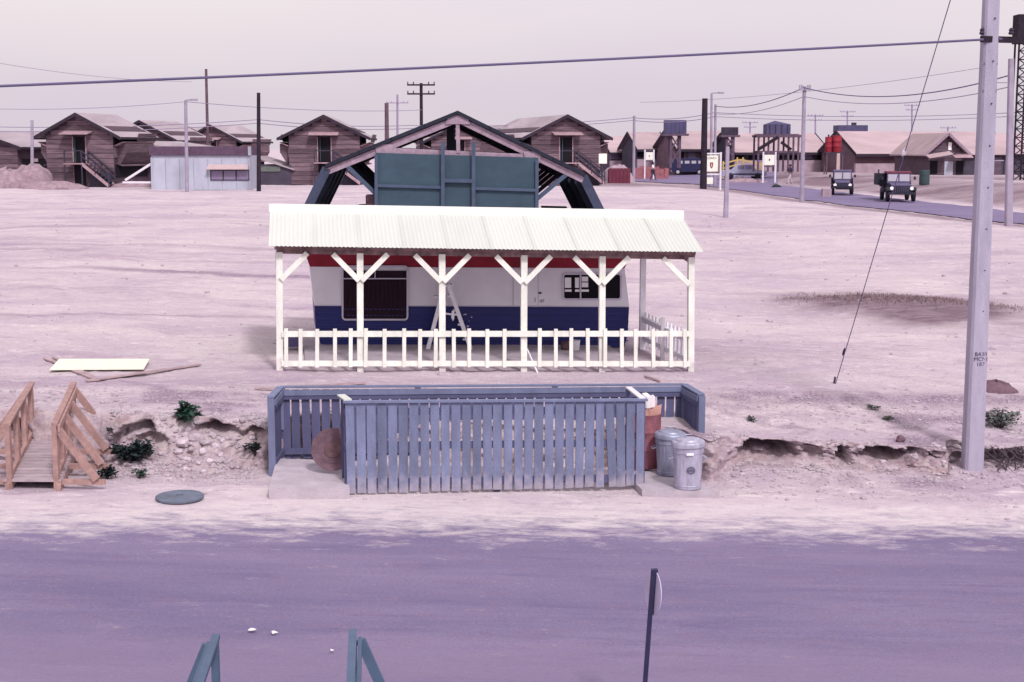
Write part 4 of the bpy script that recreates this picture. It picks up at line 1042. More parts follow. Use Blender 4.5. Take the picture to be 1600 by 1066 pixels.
# bucket, can, odds and ends on the patio
def lathe_obj(name, label, cat, m, prof, p, n=18, group=None): return tag(MB().lathe(prof, n, tuple(p)).build(name, m, None, smooth=True), label, cat, group)
def patio_pt(px, py, off): p = PC(px, py, CT+off); return Vector((p.x, p.y, hz(p.x, p.y)+.07))
lathe_obj('paint_bucket', 'white paint bucket behind the picket railing near the right end', 'bucket', 'bucket_white', [(.075, 0), (.08, .01), (.095, .2), (.10, .2), (.10, .215), (.085, .21)], patio_pt(899, 553, -.6))
lathe_obj('paint_tin', 'brown paint tin next to the white bucket', 'tin', 'tin_brown', [(.09, 0), (.095, .01), (.095, .05), (.099, .055), (.095, .06), (.095, .17), (.1, .18), (.08, .185)], patio_pt(884, 553, -.55))
tag(beam('leaning_stick', 'ladder_white', None, PC(821, 540, CV+.2), PC(840, 583, CV-.15), .022, .022), 'thin pale stick leaning against the middle veranda post', 'stick')
tag(block('dark_bundle', 'tank_blue', None, tuple(patio_pt(460, 541, -.3)+Vector((0,0,.1))), (.28, .3, .2)), 'dark blue bundle by the left end of the caravan', 'bundle')

# ================================================================== BIN ENCLOSURE
slabz = .175
def slab_pt(px, py, dz=0): p = PZ(px, py, slabz); return p
sA, sB = PZ(420, 762, slabz), PZ(1124, 769, slabz-.215)
bk = ND*1.55
Ls = (sB-sA)
def sp(px, back): t = (px-420)/(1124-420); return sA + Ls*t + ND*back
s0 = [sA, sp(543, 0), sp(543, .62), sp(1003, .80), sp(1003, .10), sB, sB+ND*1.3-RD*.3, sA+bk*1.2+RD*.1]
tag(MB().hull(s0, (0, 0, -.34)).build('slab', 'concrete', None), kind='structure')
# back fence and the two returns
zc = 1.17
bl, br = PZ(438, 606, zc), PZ(1069, 602, zc-.13); fl, fr = PZ(423, 622, zc), PZ(1096, 618, zc-.15)
en = thing('slat_enclosure', 'slate blue three-sided slat fence around the bins at the back', 'fence', (bl+br)/2-Vector((0,0,1.1)))
def slat_run(root, A, B, h, n, m, wfrac, back, jitter=.01, rails=True, name='slat', up=None):
    d = (B-A); u = d.normalized(); nrm = Vector((-u.y, u.x, 0)); step = d.length/n
    for k in range(n):
        p = A + d*((k+.5)/n) + Vector((0,0,-.03)); j = random.uniform(-jitter, jitter)
        beam(name, m, root, p-Vector((0,0,h))+u*j, p+u*random.uniform(-jitter, jitter)*.5, step*wfrac, .02, nrm)
    if rails:
        for z in (.10, h-.12): beam('rail', m, root, A+nrm*back-Vector((0,0,z+.03)), B+nrm*back-Vector((0,0,z+.03)), .045, .09)
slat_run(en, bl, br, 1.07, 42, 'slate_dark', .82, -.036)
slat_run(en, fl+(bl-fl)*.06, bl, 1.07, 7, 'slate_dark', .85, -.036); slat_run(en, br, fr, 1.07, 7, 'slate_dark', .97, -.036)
for A, B in ((bl, br), (fl, bl), (br, fr)):
    beam('cap_board', 'slate_paint', en, A+Vector((0,0,.012)), B+Vector((0,0,.012)), .11, .025)
    u = (B-A).normalized(); nrm = Vector((-u.y, u.x, 0))
    beam('top_board', 'slate_paint', en, A-nrm*.062-Vector((0,0,.07)), B-nrm*.062-Vector((0,0,.05)), .02, .085)
for p in (fl, fr, bl.lerp(br, .33), bl.lerp(br, .67), bl, br):
    w_ = .10 if (p is fl or p is fr) else .085
    q = p - (ND*.0) ; beam('post', 'slate_paint', en, Vector((q.x, q.y, hz(q.x, q.y)-.15)) if p in (bl, br) else Vector((q.x, q.y, -.02)), q-Vector((0,0,.005)), w_, w_, ND)
# front screen
tl, tr_ = PC(538, 629, 19.5), PC(1009, 626, 19.5); hb = tl.z-PC(538, 771, 19.5).z
scn = thing('slat_screen', 'slate blue slatted screen fence standing on the slab by the road', 'fence', (tl+tr_)/2-Vector((0,0,1.3)))
d = tr_-tl; u = d.normalized(); nsl = 29
for k in range(nsl):
    p = tl+d*((k+.5)/nsl); lean = 0.0; wf = .815
    hh = hb*(144-5*k/nsl)/144+random.uniform(-.012, .006)
    if k == nsl-4: lean = .045
    if k == nsl-3: lean = .02
    jb = random.uniform(-.006, .006)
    beam('slat', 'slate_slat', scn, p-Vector((0,0,hh+random.uniform(0, .012)))+u*(lean+jb), p-Vector((0,0,.01))-u*(lean*.4)+u*random.uniform(-.004, .004), d.length/nsl*wf*random.uniform(.94, 1.04), .022, ND)
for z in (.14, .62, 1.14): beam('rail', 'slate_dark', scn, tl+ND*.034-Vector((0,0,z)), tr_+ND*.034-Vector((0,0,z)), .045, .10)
beam('cap_board', 'slate_paint', scn, tl-RD*.02+Vector((0,0,.012)), tr_+RD*.02+Vector((0,0,.012)), .10, .03)
for t in (0.008, .5, .992):
    p = tl.lerp(tr_, t)+ND*.10; beam('post', 'slate_dark', scn, Vector((p.x, p.y, p.z-hb-.12)), p-Vector((0,0,.03)), .09, .09, ND)
e0 = PZ(534, 614, tl.z); e1 = PZ(982, 609, tr_.z)
beam('end_cap', 'roof_white', scn, tl+RD*.05+Vector((0,0,.034)), Vector((tl.x, tl.y, tl.z+.034))+ND*.42+RD*-.03, .11, .02)
beam('end_cap', 'sign_frame', scn, tr_-RD*.05+Vector((0,0,.034)), Vector((e1.x, e1.y, tr_.z+.034))-RD*0, .09, .02)
for (A, B) in ((tl, tl+ND*.42), (tr_, e1)):
    p = Vector((B.x, B.y, 0)); beam('post', 'slate_dark', scn, Vector((p.x, p.y, -.02)), Vector((p.x, p.y, A.z+.02)), .07, .07, ND)

# bins
def can(label, px, py, r, h, m, lid_tilt, flip=1):
    p = PZ(px, py, slabz-.20); p = p + ND*r
    root = thing('trash_can', label, 'trash can', p, group='galvanised trash cans by the slat screen')
    b_ = MB().lathe([(r*.82, 0), (r*.86, .015), (r*.86, .05), (r*.84, .06), (r*.95, h*.80), (r*.98, h*.82), (r*.98, h*.95), (r*1.02, h*.965), (r*1.02, h), (r*.95, h)], 80, (0,0,0), .012, (4, 5), 20).build('body', m, root, world=False)
    M = Matrix.Translation((0, 0, h+.004)) @ Matrix.Rotation(lid_tilt, 4, 'Y')
    l = MB().lathe([(r*1.05, -.055), (r*1.07, -.05), (r*1.07, .0), (r*1.03, .018), (r*.95, .03), (r*.8, .032), (r*.76, .05), (r*.3, .075), (.01, .08)], 40)
    l.v = [tuple(M @ Vector(v)) for v in l.v]; lid = l.build('lid', m, root, world=False, smooth=True)
    hnd = MB().tube([M @ Vector((-.06, 0, .075)), M @ Vector((-.05, 0, .11)), M @ Vector((.05, 0, .11)), M @ Vector((.06, 0, .075))], .007, 6); hnd.build('lid_handle', m, lid, world=False)
    for s in (-1, 1):
        hh = MB().tube([(s*r*.93, -.07, h*.70), (s*(r+.045), -.06, h*.66), (s*(r+.05), .06, h*.66), (s*r*.93, .07, h*.70)], .008, 6); hh.build('handle', m, root, world=False)
    for z in (.055, h*.81): MB().lathe([(r*(.87 if z < .1 else .985), z-.01), (r*(.89 if z < .1 else 1.0), z), (r*(.87 if z < .1 else .985), z+.01)], 40).build('hoop', m, root, world=False, smooth=True)
    return root, b_
c1, b1 = can('bluer galvanised trash can standing behind, between rusty barrel and front can', 1053, 746, .225, .60, 'galvanised', R(2))
c2, b2 = can('paler dented galvanised trash can standing in front at the slab edge', 1081, 768, .225, .66, 'galvanised_light', R(-2))
# maker's mark on the front can
M2 = WM[c2.name].translation
mk = MB().tube([M2+Vector((.055*math.cos(q)+.02, -.225*.93-.008+ .003*abs(math.cos(q)), .30+.045*math.sin(q))) for q in np.linspace(0, 2*math.pi, 17)], .006, 5); mk.build('emblem', 'tank_blue', b2)
for k in range(3): MB().box(tuple(M2+Vector((-.01+.03*k, -.219, .30))), (.016, .012, .03)).build('emblem', 'tank_blue', b2)
MB().box(tuple(M2+Vector((.0, -.232, .535))), (.10, .012, .03)).build('emblem', 'lamp_white', b2)
# rusty barrel with rubbish
p = PZ(1015, 735, slabz-.185)+ND*.28; rb = .235
ba = thing('rusty_barrel', 'rust red oil barrel half hidden by the right end of the screen', 'barrel', p)
MB().lathe([(rb*.96, 0), (rb, .02), (rb, .27), (rb*1.04, .285), (rb, .30), (rb, .54), (rb*1.04, .555), (rb, .57), (rb, .80), (rb*1.02, .82), (rb*.95, .82), (rb*.93, .70)], 28, tuple(p)).build('body', 'rust_barrel', ba, smooth=True)
cb = thing('cardboard_box', 'torn cardboard carton sticking out of the rusty barrel', 'carton', p+Vector((.07, -.05, .74)))
for k, (A, B, m_) in enumerate((((-.12, -.02), (.04, .0), 'cardboard'), ((.04, .0), (.2, .06), 'cardboard'), ((-.1, .1), (.14, .13), 'shed_awning'))):
    a_ = p+Vector((A[0]+.02, A[1]-.1, .74)); b_ = p+Vector((B[0]+.02, B[1]-.1, .76)); MB().hull([a_, b_, b_+Vector((.02, .02, .16+.04*k)), a_+Vector((-.02, 0, .12+.05*k))], (0, .012, 0)).build('flap', m_, cb)
pb = MB(); c0 = p+Vector((.03, -.03, 1.0)); vs = []
for k in range(14):
    q = 2*math.pi*k/7; z = -.09 if k < 7 else .10; rr = .10*random.uniform(.7, 1.15); vs.append(c0+Vector((rr*math.cos(q), rr*math.sin(q), z+random.uniform(-.03, .03))))
pb.add(vs, [tuple(range(7))[::-1], tuple(range(7, 14))]+[(i, (i+1) % 7, 7+(i+1) % 7, 7+i) for i in range(7)]); tag(pb.build('paper_sack', 'paper', None), 'crumpled whitish paper sack on top of the rusty barrel', 'sack')
# rusty disc leaning on the back fence
q = PZ(521, 739, slabz)+ND*.15; cc = q + Vector((0, 0, .31))
dk = thing('cable_drum_end', 'round rusty brown disc leaning inside the enclosure at the left', 'disc', q)
ax = (ND*-1+Vector((0,0,.22))).normalized()
MB().tube([cc, cc+ax*.05], .31, 36).build('disc', 'rust_disc', dk); MB().tube([cc+ax*.05, cc+ax*.07], [.13, .12], 24).build('hub', 'tin_brown', dk)
MB().tube([cc+ax*.052+(ax.orthogonal().normalized()*.0), cc+ax*.058], .20, 30).build('ring', 'rust_disc', dk)

# ================================================================== FOREGROUND STAIR RAILS, ROUND SIGN
zr = 1.08
fb = thing('entry_walkway', 'teal grey handrailed walkway at the bottom edge of the picture', 'walkway', PZ(440, 1130, .1))
L0, L1 = PZ(337, 996, zr), PZ(313, 1066, zr); R0, R1 = PZ(551, 988, zr), PZ(548, 1066, zr)
for A, B, s in ((L0, L1, -1), (R0, R1, 1)):
    dirv = (B-A).normalized(); E = A+dirv*3.4
    sd_ = Vector((dirv.y, -dirv.x, 0))*1.0
    outw = Vector((s, 0, 0))
    beam('top_rail', 'stair_teal', fb, A-dirv*.03, E, .06, .035)
    beam('side_rail', 'stair_teal', fb, A+outw*.055-Vector((0,0,.09)), E+outw*.055-Vector((0,0,.09)), .03, .11)
    beam('mid_rail', 'stair_teal', fb, A+outw*.055-Vector((0,0,.5)), E+outw*.055-Vector((0,0,.5)), .03, .09)
    for t in (.06, 1.15, 2.3, 3.3):
        p = A+dirv*t; beam('post', 'stair_teal', fb, p-Vector((0,0,1.15)), p-Vector((0,0,.02)), .055, .055, (0,1,0))
        b0 = p+outw*.06-Vector((0,0,.04)); b1 = p+outw*.46-Vector((0,0,1.0)); beam('brace', 'stair_teal', fb, b0, b1, .04, .075)
for k in range(22):
    t = .02+k*.155; a_ = L0+(L1-L0).normalized()*t; b_ = R0+(R1-R0).normalized()*t
    beam('plank', 'stair_teal', fb, a_-Vector((.05,0,.95)), b_-Vector((-.05,0,.95)), .145, .035)
# round sign seen from its edge
Ys = 11.4; pt = P(1021, 890, Ys); pb_ = P(1008, 1066, Ys); dv = (pb_-pt); pbt = pt+dv*1.75
sg = thing('round_sign', 'round road sign seen almost edge-on upon a dark leaning post', 'sign', pbt)
beam('post', 'sign_post', sg, pt+Vector((0,0,-.0)), pbt, .035, .05, (0,1,0))
axd = dv.normalized(); cn = pt+axd*.205+Vector((.012, .035, 0)); nrmv = Vector((.965, .262, 0)); tv = axd.cross(nrmv).normalized()
R_ = .19
pts = [cn+axd*(-R_*math.cos(q))+tv*(R_*math.sin(q)) for q in np.linspace(0, 2*math.pi, 40, endpoint=False)]
MB().hull(pts, nrmv*.006).build('disc', 'sign_back', sg)
beam('bracket', 'sign_post', sg, pt+axd*.0+Vector((.022,.01,0)), pt+axd*.37+Vector((.022,.01,0)), .03, .05, (0,1,0))

# ================================================================== WOODEN FOOTBRIDGE (left)
br_ = thing('footbridge', 'raw timber footbridge with braced handrails over the ditch at the left', 'footbridge', PZ(47, 752, .1))
nL, fL_ = PZ(12, 752, .2), PZ(48, 682, .36); nR, fR_ = PZ(92, 752, .2), PZ(92, 682, .36)
fR_ = fL_ + (nR-nL)*1.0
npl = 15
for k in range(npl):
    t = (k+.5)/npl; a_, b_ = nL.lerp(fL_, t), nR.lerp(fR_, t)
    beam('plank', 'deck_wood', br_, a_-Vector((.04,0,random.uniform(-.003,.003))), b_+Vector((.04,0,0)), (fL_-nL).length/npl-.012, .035)
for (A, B) in ((nL, fL_), (nR, fR_)):
    beam('stringer', 'new_wood', br_, A-Vector((0,0,.10))+(B-A)*-.02, B-Vector((0,0,.10)), .06, .16)
hr_ = .80
for (A, B, s) in ((nL, fL_, -1), (nR, fR_, 1)):
    up = Vector((0,0,hr_)); ins = Vector((-s*.03,0,0))
    beam('handrail', 'new_wood', br_, A+up+ins, B+up*1.0+ins+(B-A)*.07, .085, .035)
    beam('side_rail', 'new_wood', br_, A+up*.92+ins*-1, B+up*.92+ins*-1, .03, .09)
    beam('kerb', 'new_wood', br_, A+Vector((0,0,.06))+ins, B+Vector((0,0,.06))+ins, .05, .08)
    for t in (.015, .34, .67, .985):
        p = A.lerp(B, t)+ins
        beam('post', 'new_wood', br_, p-Vector((0,0,.15)), p+up*.98, .07, .085, (0,1,0))
        b0 = p+Vector((s*.05,0,hr_*.90)); b1 = p+Vector((s*.56,-.03,.02))
        beam('brace', 'new_wood', br_, b0, b1, .045, .10)
        beam('outrigger', 'new_wood', br_, p+Vector((-s*.05,.06,-.03)), p+Vector((s*.66,.03,-.03)), .06, .07)

# white sheet and scrap boards on the field
def gp(px, py, dz=0): p = G(px, py); return Vector((p.x, p.y, p.z+dz))
c4 = [gp(78, 583, .05), gp(225, 582, .05), gp(234, 567, .055), gp(93, 567, .055)]
tag(MB().hull(c4, (0,0,.02)).build('plywood_sheet', 'sheet_cream', None), 'pale cream board sheet lying on the sandy field behind the footbridge', 'board')
for (a_, b_, w_, lab) in (((71, 562), (152, 597), .09, 'long scrap batten running under the cream sheet'), ((84, 561), (150, 594), .06, 'thin scrap batten beside the long one under the cream sheet'),
                          ((135, 598), (312, 572), .10, 'scrap board stretching right from below the cream sheet'), ((150, 596), (228, 584), .06, 'short scrap lath close to the cream sheet front edge'),
                          ((398, 609), (428, 611), .05, 'short stick on the ground left of the slat enclosure'), ((470, 606), (570, 601), .06, 'pale lath on the ground behind the slat enclosure, left'),
                          ((1008, 590), (1032, 598), .05, 'small stick on the ground below the right veranda post')):
    A, B = gp(*a_, .03), gp(*b_, .03)
    tag(beam('scrap_board', 'scrap_wood', None, A, B, w_, .025), lab, 'board', 'scrap boards lying about')
# metal lid beside the road
p = gp(281, 781, .0)
ld = thing('metal_lid', 'dull green grey round metal lid lying flat at the roadside', 'lid', p)
MB().lathe([(.32, .02), (.325, .035), (.325, .055), (.31, .066), (.29, .06), (.05, .066), (.01, .068)], 40, tuple(p)).build('plate', 'lid_green', ld, smooth=True)
MB().box((p.x, p.y, p.z+.074), (.09, .03, .014)).build('grip', 'lid_green', ld)
# paper scraps on the road
for px, py, r, lab in ((394, 981, .045, 'larger white paper scrap on the road, left one'), (428, 984, .03, 'smaller white paper scrap on the road, right one'), (519, 1010, .02, 'tiny pale scrap on the road above the right walkway rail')):
    p = PZ(px, py, .09); n = 7; mb = MB(); p.z = float(Hlow(p.x, p.y))+.075
    pts = [p+Vector((r*random.uniform(.7, 1.4)*math.cos(2*math.pi*i/n), r*random.uniform(.6, 1.3)*math.sin(2*math.pi*i/n), random.uniform(0, .015))) for i in range(n)]
    tag(mb.hull(pts, (0, 0, .004)).build('paper_scrap', 'paper', None), lab, 'paper', 'paper scraps on the road')

# ================================================================== POLES AND WIRES
def square_pole(root, base, top, w0, w1, m):
    ring = lambda c, w: [Vector((c.x+sx*w/2*a_, c.y+sy*w/2*b_, c.z)) for sx, sy, a_, b_ in ((-1,-1,.72,1),(1,-1,.72,1),(1,-1,1,.72),(1,1,1,.72),(1,1,.72,1),(-1,1,.72,1),(-1,1,1,.72),(-1,-1,1,.72))]
    A, B = ring(base, w0), ring(top, w1); n = 8
    return MB().add(A+B, [tuple(range(n))[::-1], tuple(range(n, 2*n))]+[(i, (i+1) % n, n+(i+1) % n, n+i) for i in range(n)]).build('shaft', m, root)
bp_ = PZ(1519, 728, -.07); tpz = Vector((bp_.x-.02, bp_.y+.05, 9.4))
pole = thing('concrete_pole', 'large pale concrete utility pole by the road at the right', 'utility pole', bp_)
sh_ = square_pole(pole, bp_-Vector((0,0,.25)), tpz, .29, .185, 'pole_concrete')
frac = lambda z: bp_.lerp(tpz, (z-bp_.z)/(tpz.z-bp_.z))
for k in range(12):
    q = frac(1.1+k*.62); MB().tube([q+Vector((.03, -.13, 0)), q+Vector((.03, -.10, 0))], .012, 6).build('bolt_hole', 'tank_dark', sh_)
for z in (1.75, 4.6, 5.75): q = frac(z); beam('step_bolt', 'far_pole', pole, q+Vector((.0, -.02, 0)), q+Vector((.28, -.02, 0)), .016, .016)
for z in (5.62, 6.02): 
    q = frac(z); wv = .25-.012*z; mb = MB(); mb.box((q.x, q.y, z), (wv+.02, wv+.02, .035)); mb.build('band', 'tank_dark', pole)
zc_ = P(1535, 62, bp_.y).z
arm = beam('arm', 'wood_pole_dark', pole, frac(zc_)+Vector((-.16, -.12, 0)), frac(zc_)+Vector((.62, .1, .0)), .07, .09)
for k, dx in enumerate((-.13, .30)): q = frac(zc_)+Vector((dx, -.05, .07)); MB().lathe([(.03, 0), (.045, .02), (.03, .05), (.04, .07), (.015, .1)], 10, tuple(q)).build('insulator', 'tank_dark', pole, smooth=True)
for k, (t, z) in enumerate((('BA30', 1.685), ('MCNI', 1.61), ('187', 1.53))):
    q = frac(z); lettering(t, 'stencil', sh_, (q.x+.02, q.y-.135, z), .085, R(3))
# stencil rows sit on the front face of the shaft
def simple_pole(label, px, ytop, ybase, Y, r, m='far_pole', lean=0, arms=(), name='utility_pole', lamp=None, group='utility poles in the distance', square=False):
    b_ = P(px, ybase, Y); g = hz(b_.x, Y); t_ = P(px+lean, ytop, Y); b_ = Vector((b_.x, Y, min(g, b_.z)-.3))
    r_ = thing(name, label, 'utility pole', b_, group=group)
    if square: square_pole(r_, b_, t_, r*2.2, r*1.5, m)
    else: MB().tube([b_, t_], [r*1.1, r*.85], 10).build('shaft', m, r_)
    for (dy, half) in arms:
        q = Vector((t_.x, t_.y-.02, P(px, ytop+dy, Y).z)); beam('crossarm', m, r_, q-Vector((half, r, 0)), q+Vector((half, -r, 0)), .12, .14)
        for k in (-.95, -.55, .55, .95): MB().tube([q+Vector((half*k, -r, .06)), q+Vector((half*k, -r, .28))], .05, 6).build('insulator', m, r_)
    if lamp:
        beam('lamp_arm', m, r_, t_, t_+Vector((lamp, -.2, .05)), .08, .08); MB().box(tuple(t_+Vector((lamp*1.1, -.2, .03))), (.45, .25, .14)).build('lamp_head', m, r_)
    return r_, t_
p2, t2 = simple_pole('second concrete pole by the far road at the right edge', 1576, 92, 356, 66, .15, 'far_pole', 4, square=True)
p3, t3 = simple_pole('pale pole with cables beside the far road', 1253, 135, 300, 92, .14, 'far_pole', 4, arms=((5, .35),))
simple_pole('short pale concrete stub pole right of the big sign', 1134, 229, 340, 70, .11, 'far_pole', 3, square=True)
simple_pole('thick black timber pole left of the big sign', 1099, 154, 285, 112, .26, 'wood_pole_dark', 2.5)
simple_pole('thin pale lamp pole just right of the black pole', 1111, 146, 283, 120, .11, 'far_pole', 1, lamp=.7)
p7, t7 = simple_pole('thin grey pole right of the lamp pole', 1117, 163, 283, 122, .12, 'far_pole', 1)
p8, t8 = simple_pole('thin pale pole left of the raised tank', 990, 181, 283, 125, .13, 'far_pole', 1)
simple_pole('dark timber pole at the right end of the white shed', 404, 145, 287, 98, .14, 'wood_pole_dark', 0)
simple_pole('tall thin leaning pole behind the white shed', 326, 108, 285, 125, .13, 'wood_pole', -4)
p11, t11 = simple_pole('pale lamp pole in front of the white shed', 292, 157, 290, 97, .12, 'far_pole', -2, lamp=.55)
p12, t12 = simple_pole('grey pole left of the left barrack', 50, 188, 288, 104, .12, 'far_pole', 0)
simple_pole('thick brown timber stub pole behind the left rafter', 605, 161, 285, 100, .16, 'wood_pole', -1)
simple_pole('dark pole with two crossarms above the left rafter', 659, 130, 285, 130, .16, 'wood_pole_dark', -1, arms=((3, 1.25), (17, 1.25)))
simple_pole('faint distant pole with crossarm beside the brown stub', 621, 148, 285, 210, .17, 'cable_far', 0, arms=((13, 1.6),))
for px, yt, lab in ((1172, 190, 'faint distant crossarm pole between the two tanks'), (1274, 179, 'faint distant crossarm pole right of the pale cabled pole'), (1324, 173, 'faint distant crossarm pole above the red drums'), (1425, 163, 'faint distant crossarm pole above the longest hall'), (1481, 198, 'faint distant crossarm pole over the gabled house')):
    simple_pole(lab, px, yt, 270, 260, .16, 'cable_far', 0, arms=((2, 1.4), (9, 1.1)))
# lattice mast at the right edge
Y = 112; xa, xb = P(1584, 250, Y).x, P(1602, 250, Y).x; zt = P(1590, 66, Y).z; zb = hz(xa, Y)
lm = thing('lattice_mast', 'dark steel lattice mast cut by the right edge', 'mast', ((xa+xb)/2, Y, zb))
for x in (xa, xb):
    for y in (Y, Y+.9): beam('leg', 'wood_pole_dark', lm, (x, y, zb-.3), (x, y, zt), .12, .12, (0,1,0))
for k in range(16):
    z0, z1 = zb+(zt-zb)*k/16, zb+(zt-zb)*(k+1)/16
    beam('lattice_brace', 'wood_pole_dark', lm, (xa, Y-.07, z0), (xb, Y-.07, z1), .07, .07); beam('lattice_brace', 'wood_pole_dark', lm, (xb, Y-.14, z0), (xa, Y-.14, z1), .07, .07)
    beam('lattice_bar', 'wood_pole_dark', lm, (xa, Y-.02, z1), (xb, Y-.02, z1), .09, .09)
MB().box(((xa+xb)/2, Y+.45, zt+1.0), (xb-xa+.4, 1.3, 2.2)).build('cabin', 'wood_pole_dark', lm)
# wires
def wire(label, A, B, sag, r, m='cable', n=24, name='power_cable', group=None):
    A, B = Vector(A), Vector(B); pts = [A.lerp(B, i/n)-Vector((0,0,4*sag*(i/n)*(1-i/n))) for i in range(n+1)]
    return tag(MB().tube(pts, r, 6).build(name, m, None), label, 'cable', group)
wire('thick power cable crossing the whole sky to the large concrete pole', P(-160, 141, 18.2), P(1536, 62, bp_.y-.12), .03, .0195, 'cable')
wire('short cable leaving the large concrete pole toward the right edge', P(1560, 61, bp_.y-.05), P(1700, 60, bp_.y+1), .02, .02, 'cable')
gA = gp(1304, 599, .02); gT = frac(9.2)
gw = thing('guy_wire', 'thin guy wire running from the dirt up to the large concrete pole', 'guy wire', gA)
MB().tube([gA-Vector((0,0,.1)), gT], .0085, 6).build('strand', 'cable', gw)
for t, r, m_ in ((.475, .032, 'insulator'), (.462, .03, 'tank_dark'), (.062, .02, 'tank_dark')):
    q = gA.lerp(gT, t); dd = (gT-gA).normalized(); MB().tube([q, q+dd*.05, q+dd*.10, q+dd*.16], [.012, r, r, .012], 8).build('insulator' if t > .2 else 'turnbuckle', m_, gw)
MB().tube([gA-Vector((.02,0,.1)), gA+Vector((.01,0,.10))], .02, 8).build('anchor_rod', 'tank_dark', gw)
FG = 'distant power lines'
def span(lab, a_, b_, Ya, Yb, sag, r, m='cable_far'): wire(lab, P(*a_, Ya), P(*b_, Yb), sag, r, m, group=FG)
span('upper cable from the pale pole by the far road to the right edge', (1256, 137), (1577, 118), 92, 66, .75, .030, 'cable')
span('lower cable from the pale pole by the far road to the right edge', (1256, 151), (1577, 136), 92, 66, .6, .022)
span('upper cable from the thin grey pole to the pale roadside pole', (1118, 166), (1256, 137), 122, 92, .5, .03, 'cable')
span('lower cable from the thin grey pole to the pale roadside pole', (1118, 178), (1256, 151), 122, 92, .4, .022)
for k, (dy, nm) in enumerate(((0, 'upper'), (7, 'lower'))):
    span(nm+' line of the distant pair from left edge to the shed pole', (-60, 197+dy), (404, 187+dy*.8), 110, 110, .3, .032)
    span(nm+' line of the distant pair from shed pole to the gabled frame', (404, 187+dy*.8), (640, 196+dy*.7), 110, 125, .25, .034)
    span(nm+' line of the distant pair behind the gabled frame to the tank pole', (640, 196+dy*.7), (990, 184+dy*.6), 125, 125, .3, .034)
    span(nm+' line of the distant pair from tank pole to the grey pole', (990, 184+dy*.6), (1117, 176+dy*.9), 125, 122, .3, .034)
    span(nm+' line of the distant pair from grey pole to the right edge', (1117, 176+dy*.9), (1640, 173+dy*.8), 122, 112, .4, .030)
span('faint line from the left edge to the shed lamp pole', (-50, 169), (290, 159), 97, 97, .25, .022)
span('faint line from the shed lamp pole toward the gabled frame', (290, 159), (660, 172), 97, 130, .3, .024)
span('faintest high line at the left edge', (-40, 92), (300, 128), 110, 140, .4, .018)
span('faintest high line at the right', (1000, 160), (1540, 105), 140, 100, .5, .018)

